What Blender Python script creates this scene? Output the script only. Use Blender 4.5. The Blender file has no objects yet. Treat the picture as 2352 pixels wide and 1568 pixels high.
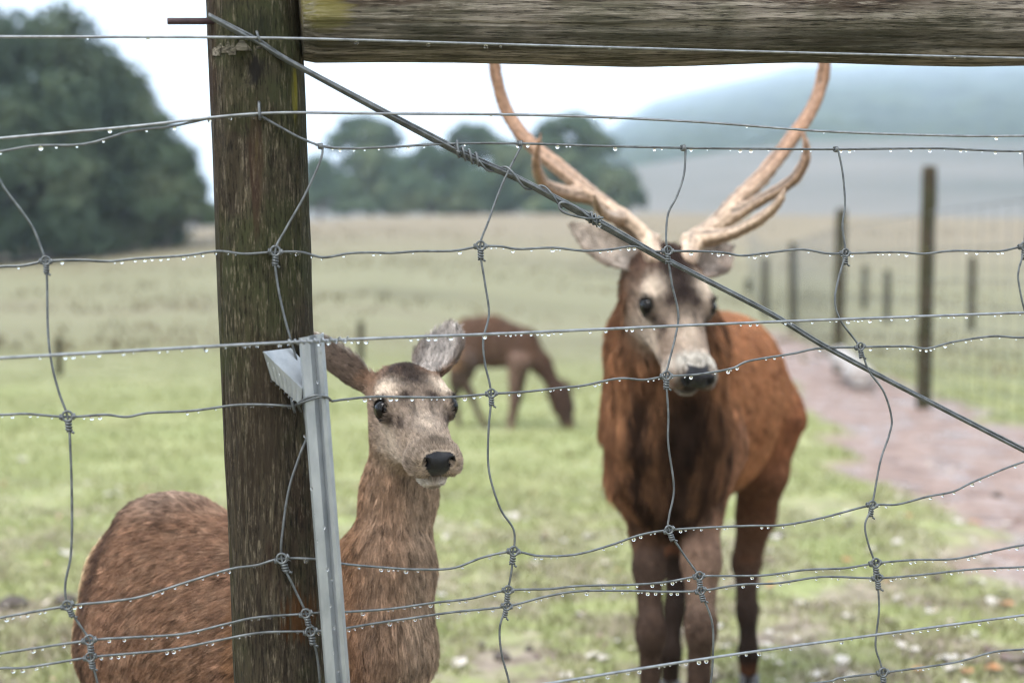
import bpy, math, random
import numpy as np
from mathutils import Vector, Matrix
random.seed(7)
rng = np.random.default_rng(11)
R = math.radians
SC = bpy.context.scene
COL = SC.collection

# ------------------------------------------------------------------ camera, sky, sun, exposure
CAM_H, PITCH, FPX = 1.28, math.atan(164 / 3267), 3267.0
cd = bpy.data.cameras.new('camera')
cam = bpy.data.objects.new('camera', cd)
COL.objects.link(cam)
cam.location = (0, 0, CAM_H)
cam.rotation_euler = (math.pi / 2 - PITCH, 0, 0)
cd.sensor_width = 36
cd.lens = 50.0
cd.clip_start, cd.clip_end = 0.05, 6000
cd.dof.use_dof = True
cd.dof.focus_distance = 2.10
cd.dof.aperture_fstop = 2.6
SC.camera = cam

world = bpy.data.worlds.new('World')
SC.world = world
world.use_nodes = True
nt = world.node_tree
nt.nodes.clear()
sky = nt.nodes.new('ShaderNodeTexSky')
sky.sky_type = 'NISHITA'
sky.sun_disc = False
sky.sun_elevation = R(58)
sky.sun_rotation = R(180 + 40)
sky.air_density, sky.dust_density, sky.ozone_density = 1.0, 4.0, 1.0
hs = nt.nodes.new('ShaderNodeHueSaturation')
hs.inputs['Saturation'].default_value = 0.22
mx = nt.nodes.new('ShaderNodeMix')
mx.data_type = 'RGBA'
mx.inputs[0].default_value = 0.72          # a closed cloud deck: mostly even white
mx.inputs[7].default_value = (7.9, 8.35, 8.9, 1)
bg = nt.nodes.new('ShaderNodeBackground')
bg.inputs['Strength'].default_value = 0.11
wo = nt.nodes.new('ShaderNodeOutputWorld')
nt.links.new(sky.outputs[0], hs.inputs['Color'])
nt.links.new(hs.outputs[0], mx.inputs[6])
nt.links.new(mx.outputs[2], bg.inputs['Color'])
nt.links.new(bg.outputs[0], wo.inputs[0])

sd = bpy.data.lights.new('sun', 'SUN')
sd.energy, sd.angle, sd.color = 1.5, R(22), (1.0, 0.97, 0.92)
sun = bpy.data.objects.new('sun', sd)
COL.objects.link(sun)
sun.rotation_euler = (R(32), 0, R(-40))     # high, behind the left shoulder

SC.view_settings.view_transform = 'Standard'
SC.view_settings.look = 'None'
SC.view_settings.gamma = 1
SC.view_settings.use_curve_mapping = False
SC.view_settings.exposure = 1.68
SC.render.engine = 'CYCLES'
SC.cycles.use_denoising = True
SC.cycles.filter_width = 1.15
SC.cycles.max_bounces = 8
SC.cycles.transparent_max_bounces = 12
SC.cycles.volume_bounces = 3
SC.cycles.sample_clamp_indirect = 8
SC.cycles_curves.shape = 'RIBBONS'

# ------------------------------------------------------------------ measuring: a picture point at a depth
cP, sP = math.cos(PITCH), math.sin(PITCH)
FW, UP = np.array([0, cP, -sP]), np.array([0, sP, cP])
CP = np.array([0, 0, CAM_H])

def ray(vx, vy):
    return FW + np.array([1, 0, 0]) * ((vx - 1176) / FPX) + UP * ((784 - vy) / FPX)

def P(vx, vy, d):
    return CP + ray(vx, vy) * d

FA, FB = np.array([-0.666, 1.85, 0]), np.array([0.80, 2.22, 0])     # the fence line on the ground
FD = (FB - FA) / np.linalg.norm(FB - FA)
FN = np.array([FD[1], -FD[0], 0])                                    # its normal, towards the camera

def FP(vx, vy, off=0.0):
    r = ray(vx, vy)
    t = ((FA + FN * off - CP) @ FN) / (r @ FN)
    return CP + r * t

# ------------------------------------------------------------------ helpers
def tag(o, label=None, cat=None, group=None, kind=None):
    if label: o['label'] = label
    if cat: o['category'] = cat
    if group: o['group'] = group
    if kind: o['kind'] = kind
    return o

def link(name, data, parent=None):
    o = bpy.data.objects.new(name, data)
    COL.objects.link(o)
    if parent is not None:
        o.parent = parent
        o.matrix_parent_inverse = Matrix.Translation(-parent_world(parent))
    return o

def parent_world(o):
    # parts are written in world coordinates: only a top-level root is moved off the origin
    return Vector((0, 0, 0)) if o.parent is not None else Vector(o.location)

def empty(name, loc):
    o = bpy.data.objects.new(name, None)
    COL.objects.link(o)
    o.location = tuple(float(v) for v in loc)
    o.empty_display_size = 0.1
    return o

def mesh_np(name, V, F, mats=(), smooth=True, midx=None):
    """V (n,3); F list of faces or (m,k) array"""
    V = np.asarray(V, np.float32)
    me = bpy.data.meshes.new(name)
    if isinstance(F, np.ndarray):
        m, k = F.shape
        me.vertices.add(len(V)); me.vertices.foreach_set('co', V.ravel())
        me.loops.add(m * k); me.loops.foreach_set('vertex_index', F.astype(np.int32).ravel())
        me.polygons.add(m)
        me.polygons.foreach_set('loop_start', np.arange(0, m * k, k, dtype=np.int32))
        me.polygons.foreach_set('loop_total', np.full(m, k, np.int32))
        me.update(calc_edges=True)
    else:
        me.from_pydata(V.tolist(), [], F)
        me.update()
    if smooth:
        me.polygons.foreach_set('use_smooth', np.ones(len(me.polygons), bool))
    for mt in mats if isinstance(mats, (list, tuple)) else [mats]:
        me.materials.append(mt)
    if midx is not None:
        me.polygons.foreach_set('material_index', np.asarray(midx, np.int32))
    me.update()
    return me

def vcol(me, name, C):
    a = me.attributes.new(name, 'FLOAT_COLOR', 'POINT')
    C = np.asarray(C, np.float32)
    if C.shape[1] == 3: C = np.concatenate([C, np.ones((len(C), 1), np.float32)], 1)
    a.data.foreach_set('color', C.ravel())

class NM:
    """small node-material helper"""
    def __init__(s, name, rough=0.6, spec=0.5, metal=0.0):
        s.m = bpy.data.materials.new(name); s.m.use_nodes = True
        s.t = s.m.node_tree; s.b = s.t.nodes['Principled BSDF']
        s.b.inputs['Roughness'].default_value = rough
        s.b.inputs['Specular IOR Level'].default_value = spec
        s.b.inputs['Metallic'].default_value = metal
    def n(s, typ, **kw):
        nd = s.t.nodes.new('ShaderNode' + typ)
        for k, v in kw.items():
            if k in nd.inputs: nd.inputs[k].default_value = v
            else: setattr(nd, k, v)
        return nd
    def l(s, a, b): s.t.links.new(a, b)
    def coord(s, kind='Object', scale=(1, 1, 1)):
        tc = s.n('TexCoord'); mp = s.n('Mapping'); mp.inputs['Scale'].default_value = scale
        s.l(tc.outputs[kind], mp.inputs[0]); return mp.outputs[0]
    def noise(s, co, scale, detail=4, rough=0.55, dist=0.0):
        nd = s.n('TexNoise'); nd.inputs['Scale'].default_value = scale
        nd.inputs['Detail'].default_value = detail; nd.inputs['Roughness'].default_value = rough
        nd.inputs['Distortion'].default_value = dist
        s.l(co, nd.inputs['Vector']); return nd.outputs['Fac']
    def ramp(s, fac, stops):
        r = s.n('ValToRGB'); e = r.color_ramp.elements
        while len(e) < len(stops): e.new(0.5)
        for el, (p, c) in zip(e, stops):
            el.position = p; el.color = (*c, 1) if len(c) == 3 else c
        s.l(fac, r.inputs[0]); return r.outputs[0]
    def mix(s, fac, a, b, mode='MIX'):
        m = s.n('Mix'); m.data_type = 'RGBA'; m.blend_type = mode
        for sock, v in ((m.inputs[0], fac), (m.inputs[6], a), (m.inputs[7], b)):
            if hasattr(v, 'node'): s.l(v, sock)
            else: sock.default_value = (*v, 1) if isinstance(v, tuple) and len(v) == 3 else v
        return m.outputs[2]
    def math(s, op, a, b=0.0):
        m = s.n('Math'); m.operation = op
        for sock, v in zip(m.inputs, (a, b)):
            if hasattr(v, 'node'): s.l(v, sock)
            else: sock.default_value = v
        return m.outputs[0]
    def bump(s, h, strength=0.3, dist=0.01):
        b = s.n('Bump'); b.inputs['Strength'].default_value = strength; b.inputs['Distance'].default_value = dist
        s.l(h, b.inputs['Height']); s.l(b.outputs[0], s.b.inputs['Normal'])
    def base(s, c):
        if hasattr(c, 'node'): s.l(c, s.b.inputs['Base Color'])
        else: s.b.inputs['Base Color'].default_value = (*c, 1)
    def rough(s, r): s.l(r, s.b.inputs['Roughness'])

def hash2(i, j, s=0):
    h = np.sin(i * 127.1 + j * 311.7 + s * 74.7) * 43758.5453
    return h - np.floor(h)

def vnoise(x, y, s=0, per=None):
    xi, yi = np.floor(x), np.floor(y); fx, fy = x - xi, y - yi
    fx, fy = fx * fx * (3 - 2 * fx), fy * fy * (3 - 2 * fy)
    w = (lambda a: np.mod(a, per)) if per else (lambda a: a)
    a, b = hash2(w(xi), yi, s), hash2(w(xi + 1), yi, s)
    c, d = hash2(w(xi), yi + 1, s), hash2(w(xi + 1), yi + 1, s)
    return (a * (1 - fx) + b * fx) * (1 - fy) + (c * (1 - fx) + d * fx) * fy

def fbm(x, y, s=0, o=4):
    v, a = 0, 0.5
    for k in range(o):
        v = v + a * vnoise(x * 2 ** k, y * 2 ** k, s + k); a *= 0.5
    return v

def sstep(a, b, x):
    t = np.clip((x - a) / (b - a), 0, 1); return t * t * (3 - 2 * t)

def crom(pts, n=8):
    """Catmull-Rom through pts"""
    p = np.asarray(pts, float)
    p = np.vstack([2 * p[0] - p[1], p, 2 * p[-1] - p[-2]])
    out = []
    for i in range(1, len(p) - 2):
        for t in np.arange(n) / n:
            out.append(0.5 * (2 * p[i] + (p[i + 1] - p[i - 1]) * t + (2 * p[i - 1] - 5 * p[i] + 4 * p[i + 1] - p[i + 2]) * t * t
                              + (3 * p[i] - p[i - 1] - 3 * p[i + 1] + p[i + 2]) * t ** 3))
    out.append(p[-2]); return np.array(out)

def tube_arrays(pts, rad, sides=8, cap=True):
    pts = np.asarray(pts, float); n = len(pts)
    rad = np.broadcast_to(np.asarray(rad, float), (n,))
    tg = np.gradient(pts, axis=0); tg /= np.linalg.norm(tg, axis=1)[:, None] + 1e-12
    ref = np.array([0, 0, 1.0]) if abs(tg[0][2]) < 0.9 else np.array([1.0, 0, 0])
    u = np.cross(tg[0], ref); u /= np.linalg.norm(u)
    U = []
    for t in tg:
        u = u - t * (u @ t); u /= np.linalg.norm(u) + 1e-12; U.append(u.copy())
    U = np.array(U); W = np.cross(tg, U)
    th = np.arange(sides) / sides * 2 * np.pi
    V = pts[:, None] + rad[:, None, None] * (U[:, None] * np.cos(th)[None, :, None] + W[:, None] * np.sin(th)[None, :, None])
    V = V.reshape(-1, 3)
    i = np.arange(n - 1)[:, None] * sides; j = np.arange(sides)[None]
    jn = (j + 1) % sides
    F = np.stack([i + j, i + sides + j, i + sides + jn, i + jn], -1).reshape(-1, 4)
    if cap:
        V = np.vstack([V, pts[0], pts[-1]])
        a, b = n * sides, n * sides + 1
        jj = np.arange(sides); jk = (jj + 1) % sides
        F = np.vstack([F, np.stack([jj, jk, np.full(sides, a), np.full(sides, a)], 1)[:, [0, 1, 2, 2]],
                       np.stack([(n - 1) * sides + jk, (n - 1) * sides + jj, np.full(sides, b), np.full(sides, b)], 1)])
    return V, F

def fix_faces(F):
    """quads with a doubled last corner become triangles"""
    return [tuple(f[:3]) if f[2] == f[3] else tuple(f) for f in F.tolist()]

def tube(name, pts, rad, mat, parent=None, sides=8):
    V, F = tube_arrays(pts, rad, sides)
    return link(name, mesh_np(name, V, fix_faces(F), mat), parent)

class MB:
    def __init__(s): s.V, s.F, s.n = [], [], 0
    def add(s, V, F):
        s.V.append(np.asarray(V, float)); s.F += [tuple(int(x) + s.n for x in f) for f in F]; s.n += len(V)
    def tube(s, pts, rad, sides=8):
        V, F = tube_arrays(pts, rad, sides); s.add(V, fix_faces(F))
    def arrays(s): return np.vstack(s.V), s.F
    def build(s, name, mat, parent=None, smooth=True):
        V, F = s.arrays(); return link(name, mesh_np(name, V, F, mat, smooth), parent)
# ------------------------------------------------------------------ the setting: ground
def track_mask(x, y):
    """bare muddy track beside the far fence, and the trodden corner it runs into"""
    c = np.interp(y, [0, 4, 5.5, 7, 9, 12, 16, 24, 40], [3.4, 2.75, 2.75, 2.95, 3.05, 3.35, 3.75, 4.6, 6.4])
    w = np.interp(y, [0, 4, 6, 9, 14, 40], [1.0, 0.7, 0.85, 0.95, 0.75, 0.4])
    n = fbm(x * 1.3, y * 1.3, 3) - 0.47
    m = 1 - sstep(0.75, 1.15, np.abs(x - c) / w + n * 1.1)
    return m * (1 - sstep(26, 34, y))

def ground_z(x, y):
    u = x / np.maximum(y, 1.0)
    elev = np.interp(u, [-0.6, -0.36, -0.2, -0.1, 0.1, 0.36, 0.6], [20, 60, 100, 122, 130, 118, 110]) / FPX
    y0 = np.interp(u, [-0.1, 0.18], [15, 34])
    t = np.clip((y - y0) / (78 - y0), 0, 1)
    z = (CAM_H + elev * 78) * (t ** 1.35)
    z = z + (0.05 * (fbm(x * .5, y * .5, 5) - .47)) * sstep(9, 20, y)
    z = z - 6.0 * sstep(80, 150, y)
    tr = track_mask(x, y)
    z = z - 0.035 * tr + 0.03 * tr * (fbm(x * 3, y * 3, 9) - .47)
    z = z + 0.018 * (fbm(x * 2.2, y * 2.2, 2) - .47)
    return z

def axis_pts(segs):
    out = []
    for a, b, n in segs: out += list(np.linspace(a, b, n, endpoint=False))
    return np.array(out + [segs[-1][1]])

gx = axis_pts([(-2500, -200, 10), (-200, -40, 24), (-40, -8, 40), (-8, 8, 160), (8, 40, 40), (40, 200, 24), (200, 2500, 10)])
gy = axis_pts([(-400, -2, 8), (-2, 3, 10), (3, 16, 150), (16, 40, 60), (40, 160, 60), (160, 600, 20), (600, 3500, 10)])
X, Y = np.meshgrid(gx, gy, indexing='ij')
Z = ground_z(X, Y)
nx, ny = len(gx), len(gy)
i, j = np.meshgrid(np.arange(nx - 1), np.arange(ny - 1), indexing='ij')
F = np.stack([i * ny + j, (i + 1) * ny + j, (i + 1) * ny + j + 1, i * ny + j + 1], -1).reshape(-1, 4)

def grass_nodes(g):
    """lawn colour: bright grazed green, straw-coloured rough pasture up the slope, bare earth patches"""
    co = g.coord('Object'); sx = g.n('SeparateXYZ'); g.l(co, sx.inputs[0])
    patch = g.noise(co, 1.1, 5, .6)
    fine = g.noise(co, 9, 5, .65)
    lawn = g.ramp(patch, [(.30, (0.174, 0.201, 0.076)), (.48, (0.233, 0.256, 0.104)), (.68, (0.308, 0.296, 0.146))])
    lawn = g.mix(.6, lawn, g.ramp(fine, [(.3, (0.133, 0.137, 0.056)), (.55, (0.238, 0.256, 0.106)), (.75, (0.349, 0.317, 0.176))]))
    big = g.noise(g.coord('Object', (.10, .22, 1)), 1.0, 5, .62)
    straw = g.ramp(big, [(.30, (0.087, 0.082, 0.043)), (.45, (0.154, 0.145, 0.079)), (.58, (0.173, 0.166, 0.093)), (.72, (0.124, 0.099, 0.059))])
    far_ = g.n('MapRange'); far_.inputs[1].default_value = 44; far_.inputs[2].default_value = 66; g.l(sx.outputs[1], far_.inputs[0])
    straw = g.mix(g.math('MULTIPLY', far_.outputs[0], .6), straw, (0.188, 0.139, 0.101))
    wob = g.math('MULTIPLY', g.noise(g.coord('Object', (.15, .3, 1)), 1, 3), 9.0)
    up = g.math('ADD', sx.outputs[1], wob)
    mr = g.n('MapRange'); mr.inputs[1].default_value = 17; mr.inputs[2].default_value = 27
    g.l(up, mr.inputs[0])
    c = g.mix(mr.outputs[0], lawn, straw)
    # trodden, leaf-littered earth nearer the fence
    wear = g.noise(co, 2.3, 6, .68)
    mr2 = g.n('MapRange'); mr2.inputs[1].default_value = 9.2; mr2.inputs[2].default_value = 4.4
    g.l(sx.outputs[1], mr2.inputs[0])
    wf = g.math('MULTIPLY', g.ramp(wear, [(.42, (0, 0, 0)), (.56, (1, 1, 1))]), g.math('ADD', g.math('MULTIPLY', mr2.outputs[0], .95), .14))
    c = g.mix(wf, c, g.ramp(fine, [(.35, (0.111, 0.083, 0.061)), (.65, (0.306, 0.251, 0.196))]))
    return c, co, fine

g = NM('pasture_ground', rough=0.85, spec=0.2)
c, co, fine = grass_nodes(g)
at = g.n('Attribute'); at.attribute_name = 'track'
mudn = g.noise(co, 5.5, 8, .72)
mud = g.ramp(mudn, [(.28, (0.096, 0.061, 0.049)), (.45, (0.183, 0.124, 0.103)), (.60, (0.273, 0.198, 0.168)), (.75, (0.201, 0.135, 0.106))])
wet = g.ramp(g.noise(g.coord('Object', (1.0, .7, 1)), 2.6, 6, .66), [(.44, (0, 0, 0)), (.62, (1, 1, 1))])
c = g.mix(at.outputs['Fac'], c, mud)
g.base(c)
wetf = g.math('MULTIPLY', wet, at.outputs['Fac'])
rr = g.n('MapRange'); rr.inputs[3].default_value = .88; rr.inputs[4].default_value = .16
g.l(wetf, rr.inputs[0]); g.rough(rr.outputs[0])
g.bump(g.mix(.5, fine, mudn), .35, .02)
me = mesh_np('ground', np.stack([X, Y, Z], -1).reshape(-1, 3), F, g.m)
tm = track_mask(X, Y).ravel()
vcol(me, 'track', np.repeat(tm[:, None], 3, 1))
tag(link('ground', me), 'wet green paddock rising to straw coloured pasture', None, kind='structure')

# grass blades: nobody could count them
gm = NM('grass_blades', rough=0.55, spec=0.15)
c, co, fine = grass_nodes(gm)
gm.base(gm.mix(.35, c, (0.268, 0.286, 0.119)))
N = 170000
yy = 3.2 + (rng.random(N) ** 1.5) * 22
xx = (rng.random(N) * 2 - 1) * (0.42 * yy + .3)
keep = (track_mask(xx, yy) < rng.random(N) * .8) & (fbm(xx * 2.3, yy * 2.3, 21) * (1 + .25 * (yy > 8)) > .30 + .18 * rng.random(N))
xx, yy = xx[keep], yy[keep]; N = len(xx)
h = (.013 + .024 * rng.random(N)) * np.interp(yy, [12, 25], [1, .25]) * (0.7 + 1.2 * fbm(xx * 3, yy * 3, 33)); w = (.0022 + .0028 * rng.random(N)) * (1 + yy / 9)
a = rng.random(N) * 2 * np.pi; lean = .3 + .9 * rng.random(N); b = rng.random(N) * 2 * np.pi
z = ground_z(xx, yy) - .003
p0 = np.stack([xx - w * np.cos(a), yy - w * np.sin(a), z], 1); p1 = np.stack([xx + w * np.cos(a), yy + w * np.sin(a), z], 1)
p2 = np.stack([xx + h * lean * np.cos(b), yy + h * lean * np.sin(b), z + h], 1)
V = np.stack([p0, p1, p2], 1).reshape(-1, 3)
tag(link('grass', mesh_np('grass', V, np.arange(3 * N).reshape(-1, 3), gm.m, smooth=False)), 'short damp grass of the paddock', None, kind='stuff')

# small bits of leaf and twig trodden into the turf
N = 5200
yy = 3.6 + (rng.random(N) ** 1.2) * 6.5; xx = (rng.random(N) * 2 - 1) * (.42 * yy + .3)
keep = fbm(xx * 1.7, yy * 1.7, 51) + .10 * (xx > .6) > .40 + .16 * rng.random(N); xx, yy = xx[keep], yy[keep]; N = len(xx)
s_ = .006 + .014 * rng.random(N) ** 2; a = rng.random(N) * 6.28; z = ground_z(xx, yy) + .012 + .012 * rng.random(N)
du, dv = np.stack([np.cos(a), np.sin(a), .35 * rng.normal(size=N)], 1) * s_[:, None], np.stack([-np.sin(a), np.cos(a), .35 * rng.normal(size=N)], 1) * s_[:, None] * .6
pc = np.stack([xx, yy, z], 1)
lm_ = NM('leaf_litter', rough=.6, spec=.3)
ge = lm_.n('NewGeometry')
lm_.base(lm_.ramp(ge.outputs['Random Per Island'], [(.0, (.07, .045, .032)), (.35, (.17, .11, .075)), (.6, (.34, .27, .20)), (.85, (.50, .44, .37)), (1, (.32, .17, .08))]))
tag(link('leaf_litter', mesh_np('leaf_litter', np.stack([pc - du, pc - dv, pc + du, pc + dv], 1).reshape(-1, 3), np.arange(4 * N).reshape(-1, 4), lm_.m, smooth=False)), 'scraps of dead leaf and twig trodden into the turf', None, kind='stuff')

# rough tussocks on the slope
N = 22000
yy = 17 + rng.random(N) ** .8 * 55; xx = (rng.random(N) * 2 - 1) * .45 * yy
keep = fbm(xx * .16, yy * .33, 41) > .48 + .22 * rng.random(N)
xx, yy = xx[keep], yy[keep]; N = len(xx)
h = .06 + .14 * rng.random(N); w = .02 + .035 * rng.random(N); a = rng.random(N) * 6.3; b = rng.random(N) * 6.3
z = ground_z(xx, yy) - .02
p0 = np.stack([xx - w * np.cos(a), yy - w * np.sin(a), z], 1); p1 = np.stack([xx + w * np.cos(a), yy + w * np.sin(a), z], 1)
p2 = np.stack([xx + h * .5 * np.cos(b), yy + h * .5 * np.sin(b), z + h], 1)
tm_ = NM('rough_tussock', rough=.8, spec=.2)
tm_.base(tm_.ramp(tm_.noise(tm_.coord('Object', (.2, .3, 1)), 1, 4), [(.35, (0.101, 0.090, 0.047)), (.5, (0.141, 0.117, 0.065)), (.65, (0.131, 0.095, 0.058))]))
tag(link('tussock_grass', mesh_np('tussock_grass', np.stack([p0, p1, p2], 1).reshape(-1, 3), np.arange(3 * N).reshape(-1, 3), tm_.m, smooth=False)),
    'rough brown tussocks across the far pasture', None, kind='stuff')

# ------------------------------------------------------------------ far hills in the mist
def hill(name, us, ds, ztab, mat, amp, label):
    """grid over direction u and distance d; ztab(u, d)"""
    Uu, Dd = np.meshgrid(us, ds, indexing='ij')
    Zz = ztab(Uu, Dd); Xx = Uu * Dd
    Zz = Zz + amp * (fbm(Xx * .05, Dd * .05, 61) - .47) + amp * .8 * (fbm(Xx * .16, Dd * .16, 67) - .47)
    n, m = len(us), len(ds)
    i, j = np.meshgrid(np.arange(n - 1), np.arange(m - 1), indexing='ij')
    F = np.stack([i * m + j, (i + 1) * m + j, (i + 1) * m + j + 1, i * m + j + 1], -1).reshape(-1, 4)
    tag(link(name, mesh_np(name, np.stack([Xx, Dd, Zz], -1).reshape(-1, 3), F, mat)), label, None, kind='structure')

fm = NM('misty_field', rough=.9, spec=.1)
fm.base(fm.ramp(fm.noise(fm.coord('Object', (.012, .02, .012)), 1, 4), [(.35, (.085, .085, .07)), (.6, (.14, .128, .11))]))
hill('field_hill', np.linspace(-.8, .9, 60), np.linspace(200, 410, 40),
     lambda u, d: -5 + (d - 200) * np.interp(u, [-.8, -.1, .1, .2, .9], [.10, .125, .175, .205, .22]), fm.m, 1.0, 'pale misty field rising behind the trees')
wm = NM('forest_hillside', rough=.95, spec=.05)
wm.base(wm.ramp(wm.noise(wm.coord('Object', (.03, .03, .03)), 1, 5, .65), [(.35, (.018, .030, .022)), (.65, (.055, .075, .045))]))
hill('forest_hill', np.linspace(-.9, 1.0, 170), np.linspace(400, 3300, 170),
     lambda u, d: -7 + 200 * np.interp(u, [-.8, -.1, .1, .2, .9], [.10, .125, .175, .205, .22]) + (d - 400) * np.interp(u, [-.9, -.2, -.05, .04, .10, .2, .36, 1.0], [.03, .04, .055, .085, .125, .15, .162, .17]),
     wm.m, 15.0, 'wooded hillside fading into low cloud')

# ------------------------------------------------------------------ trees
def leaf_mat(name, dark, mid, light, scale=.35):
    m = NM(name, rough=.6, spec=.10)
    n = m.noise(m.coord('Object'), scale, 4, .6)
    m.base(m.ramp(n, [(.3, dark), (.5, mid), (.7, light)]))
    return m.m
bark = NM('bark', rough=.9, spec=.1)
bark.base(bark.ramp(bark.noise(bark.coord('Object', (3, 3, .6)), 2, 5), [(.3, (.05, .042, .035)), (.7, (.14, .12, .10))]))
LM_DARK = leaf_mat('dark_leaves', (0.019, 0.033, 0.021), (0.039, 0.060, 0.035), (0.083, 0.103, 0.057))
LM_OLIVE = leaf_mat('olive_leaves', (0.029, 0.047, 0.026), (0.058, 0.083, 0.044), (0.117, 0.131, 0.073))
LM_MID = leaf_mat('distant_leaves', (0.034, 0.057, 0.039), (0.064, 0.100, 0.060), (0.134, 0.160, 0.083), .22)

def make_tree(name, base, lobes, nleaf, lsize, lmat, label, trunk_r=.3, group=None, cat='tree'):
    """lobes: list of (dx, dy, z, rx, ry, rz) about the base"""
    base = np.asarray(base, float)
    t = empty(name, base); tag(t, label, cat, group)
    tb = MB()
    top = max(l[2] for l in lobes)
    spine = crom([base + [0, 0, -.2], base + [rng.normal() * .15, rng.normal() * .15, top * .35], base + [rng.normal() * .3, 0, top * .75], base + [0, 0, top]], 6)
    tb.tube(spine, np.linspace(trunk_r, trunk_r * .15, len(spine)), 9)
    for (dx, dy, z, rx, ry, rz) in lobes:
        s = spine[int(len(spine) * min(.8, max(.15, (z - rz * .6) / top * .8)))]
        e = base + [dx, dy, z]
        pts = crom([s, (s + e) / 2 + [0, 0, .25 * rz], e], 5)
        tb.tube(pts, np.linspace(trunk_r * .4, .03, len(pts)), 6)
        for k in range(5):
            q = e + np.array([rx, ry, rz]) * rng.normal(size=3) * .55
            m = pts[len(pts) // 2]
            tb.tube(crom([m, (m + q) / 2 + rng.normal(size=3) * .15, q], 3), np.linspace(trunk_r * .16, .015, 7), 5)
    tb.build('trunk', bark.m, t)
    vol = np.array([l[3] * l[4] + l[4] * l[5] + l[3] * l[5] for l in lobes]); vol /= vol.sum()
    C, Nn = [], []
    for l, f in zip(lobes, vol):
        n = int(nleaf * f); k = max(6, n // 55)
        d = rng.normal(size=(k, 3)); d /= np.linalg.norm(d, axis=1)[:, None]
        d[:, 2] = np.where(d[:, 2] < -.35, -d[:, 2], d[:, 2])
        cc = d * (rng.random((k, 1)) ** .45 * .38 + .66)          # sub-clumps on the lobe's shell
        ci = rng.integers(0, k, n)
        off = rng.normal(size=(n, 3)) * .155
        pt = cc[ci] + off
        C.append(base + np.array(l[:3]) + pt * np.array(l[3:])); Nn.append(cc[ci] + off * 2.2)
    C, Nn = np.vstack(C), np.vstack(Nn)
    n = len(C)
    nr = Nn / np.linalg.norm(Nn, axis=1)[:, None] + rng.normal(size=(n, 3)) * .55
    nr /= np.linalg.norm(nr, axis=1)[:, None]
    a = np.cross(nr, rng.normal(size=(n, 3))); a /= np.linalg.norm(a, axis=1)[:, None]
    b = np.cross(nr, a); s = lsize * (.6 + .8 * rng.random((n, 1)))
    V = np.stack([C - a * s, C - b * s * .55 + nr * s * .15, C + a * s, C + b * s * .55 + nr * s * .15], 1).reshape(-1, 3)
    link('crown', mesh_np('crown', V, np.arange(4 * n).reshape(-1, 4), lmat, smooth=False), t)
    return t

def tree_at(name, vx, d, spec, nleaf, lsize, lmat, label, **kw):
    """spec: lobes given as picture points (vx, vy, rx_m, rz_m, depth offset)"""
    X0 = (vx - 1176) / FPX * d
    base = np.array([X0, d, float(ground_z(np.array([X0]), np.array([float(d)]))[0])])
    lobes = []
    for (lx, ly, rx, rz, dd) in spec:
        p = P(lx, ly, d + dd)
        lobes.append((p[0] - X0, p[1] - d, p[2] - base[2], rx, rx * .9, rz))
    return make_tree(name, base, lobes, nleaf, lsize, lmat, label, **kw)

GL = 'dense trees along the edge of the pasture'
tree_at('broadleaf_tree', -40, 58, [(-60, 170, 3.0, 2.4, 0), (90, 130, 2.4, 1.9, .5), (-20, 330, 3.4, 2.4, -1), (150, 300, 2.6, 2.2, -.5), (60, 450, 3.2, 2.2, -1.5),
          (-160, 420, 3.2, 2.6, 0), (-60, 548, 3.0, 1.5, -1.5), (120, 550, 2.6, 1.3, -1.5), (20, 556, 2.4, 1.2, -2.2), (215, 190, 1.6, 1.4, 1), (-170, 120, 3, 2.6, 1)], 36000, .17, LM_DARK,
        'tallest dark green tree standing behind the netting at the paddock edge', trunk_r=.45, group=GL)
tree_at('broadleaf_tree', 235, 62, [(235, 240, 1.9, 1.7, 0), (290, 215, 1.0, .9, .5), (285, 330, 2.0, 1.6, -1), (200, 380, 2.3, 2, -1), (320, 300, 1.0, 1.2, 0), (270, 450, 2.4, 1.7, -1.5),
          (165, 480, 2.2, 1.5, -1.5), (230, 540, 2.6, 1.2, -1.5), (330, 535, 1.6, 1.0, -1)], 28000, .16, LM_OLIVE,
        'mid height rounded olive green tree between the tallest tree and a low bush', trunk_r=.32, group=GL)
tree_at('leafy_bush', 380, 60, [(345, 410, 1.5, 1.4, 0), (395, 385, .9, 1.1, 0), (410, 455, 1.1, 1.1, -.5), (330, 490, 1.5, 1.0, -1), (450, 500, .9, .55, -.5), (490, 500, .8, .5, 0)], 13000, .14, LM_OLIVE,
        'low leafy green bush at the end of the dark tree row beside the wooden post', trunk_r=.16, group=GL, cat='bush')
GM = 'hazy round trees in the middle of the pasture'
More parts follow.
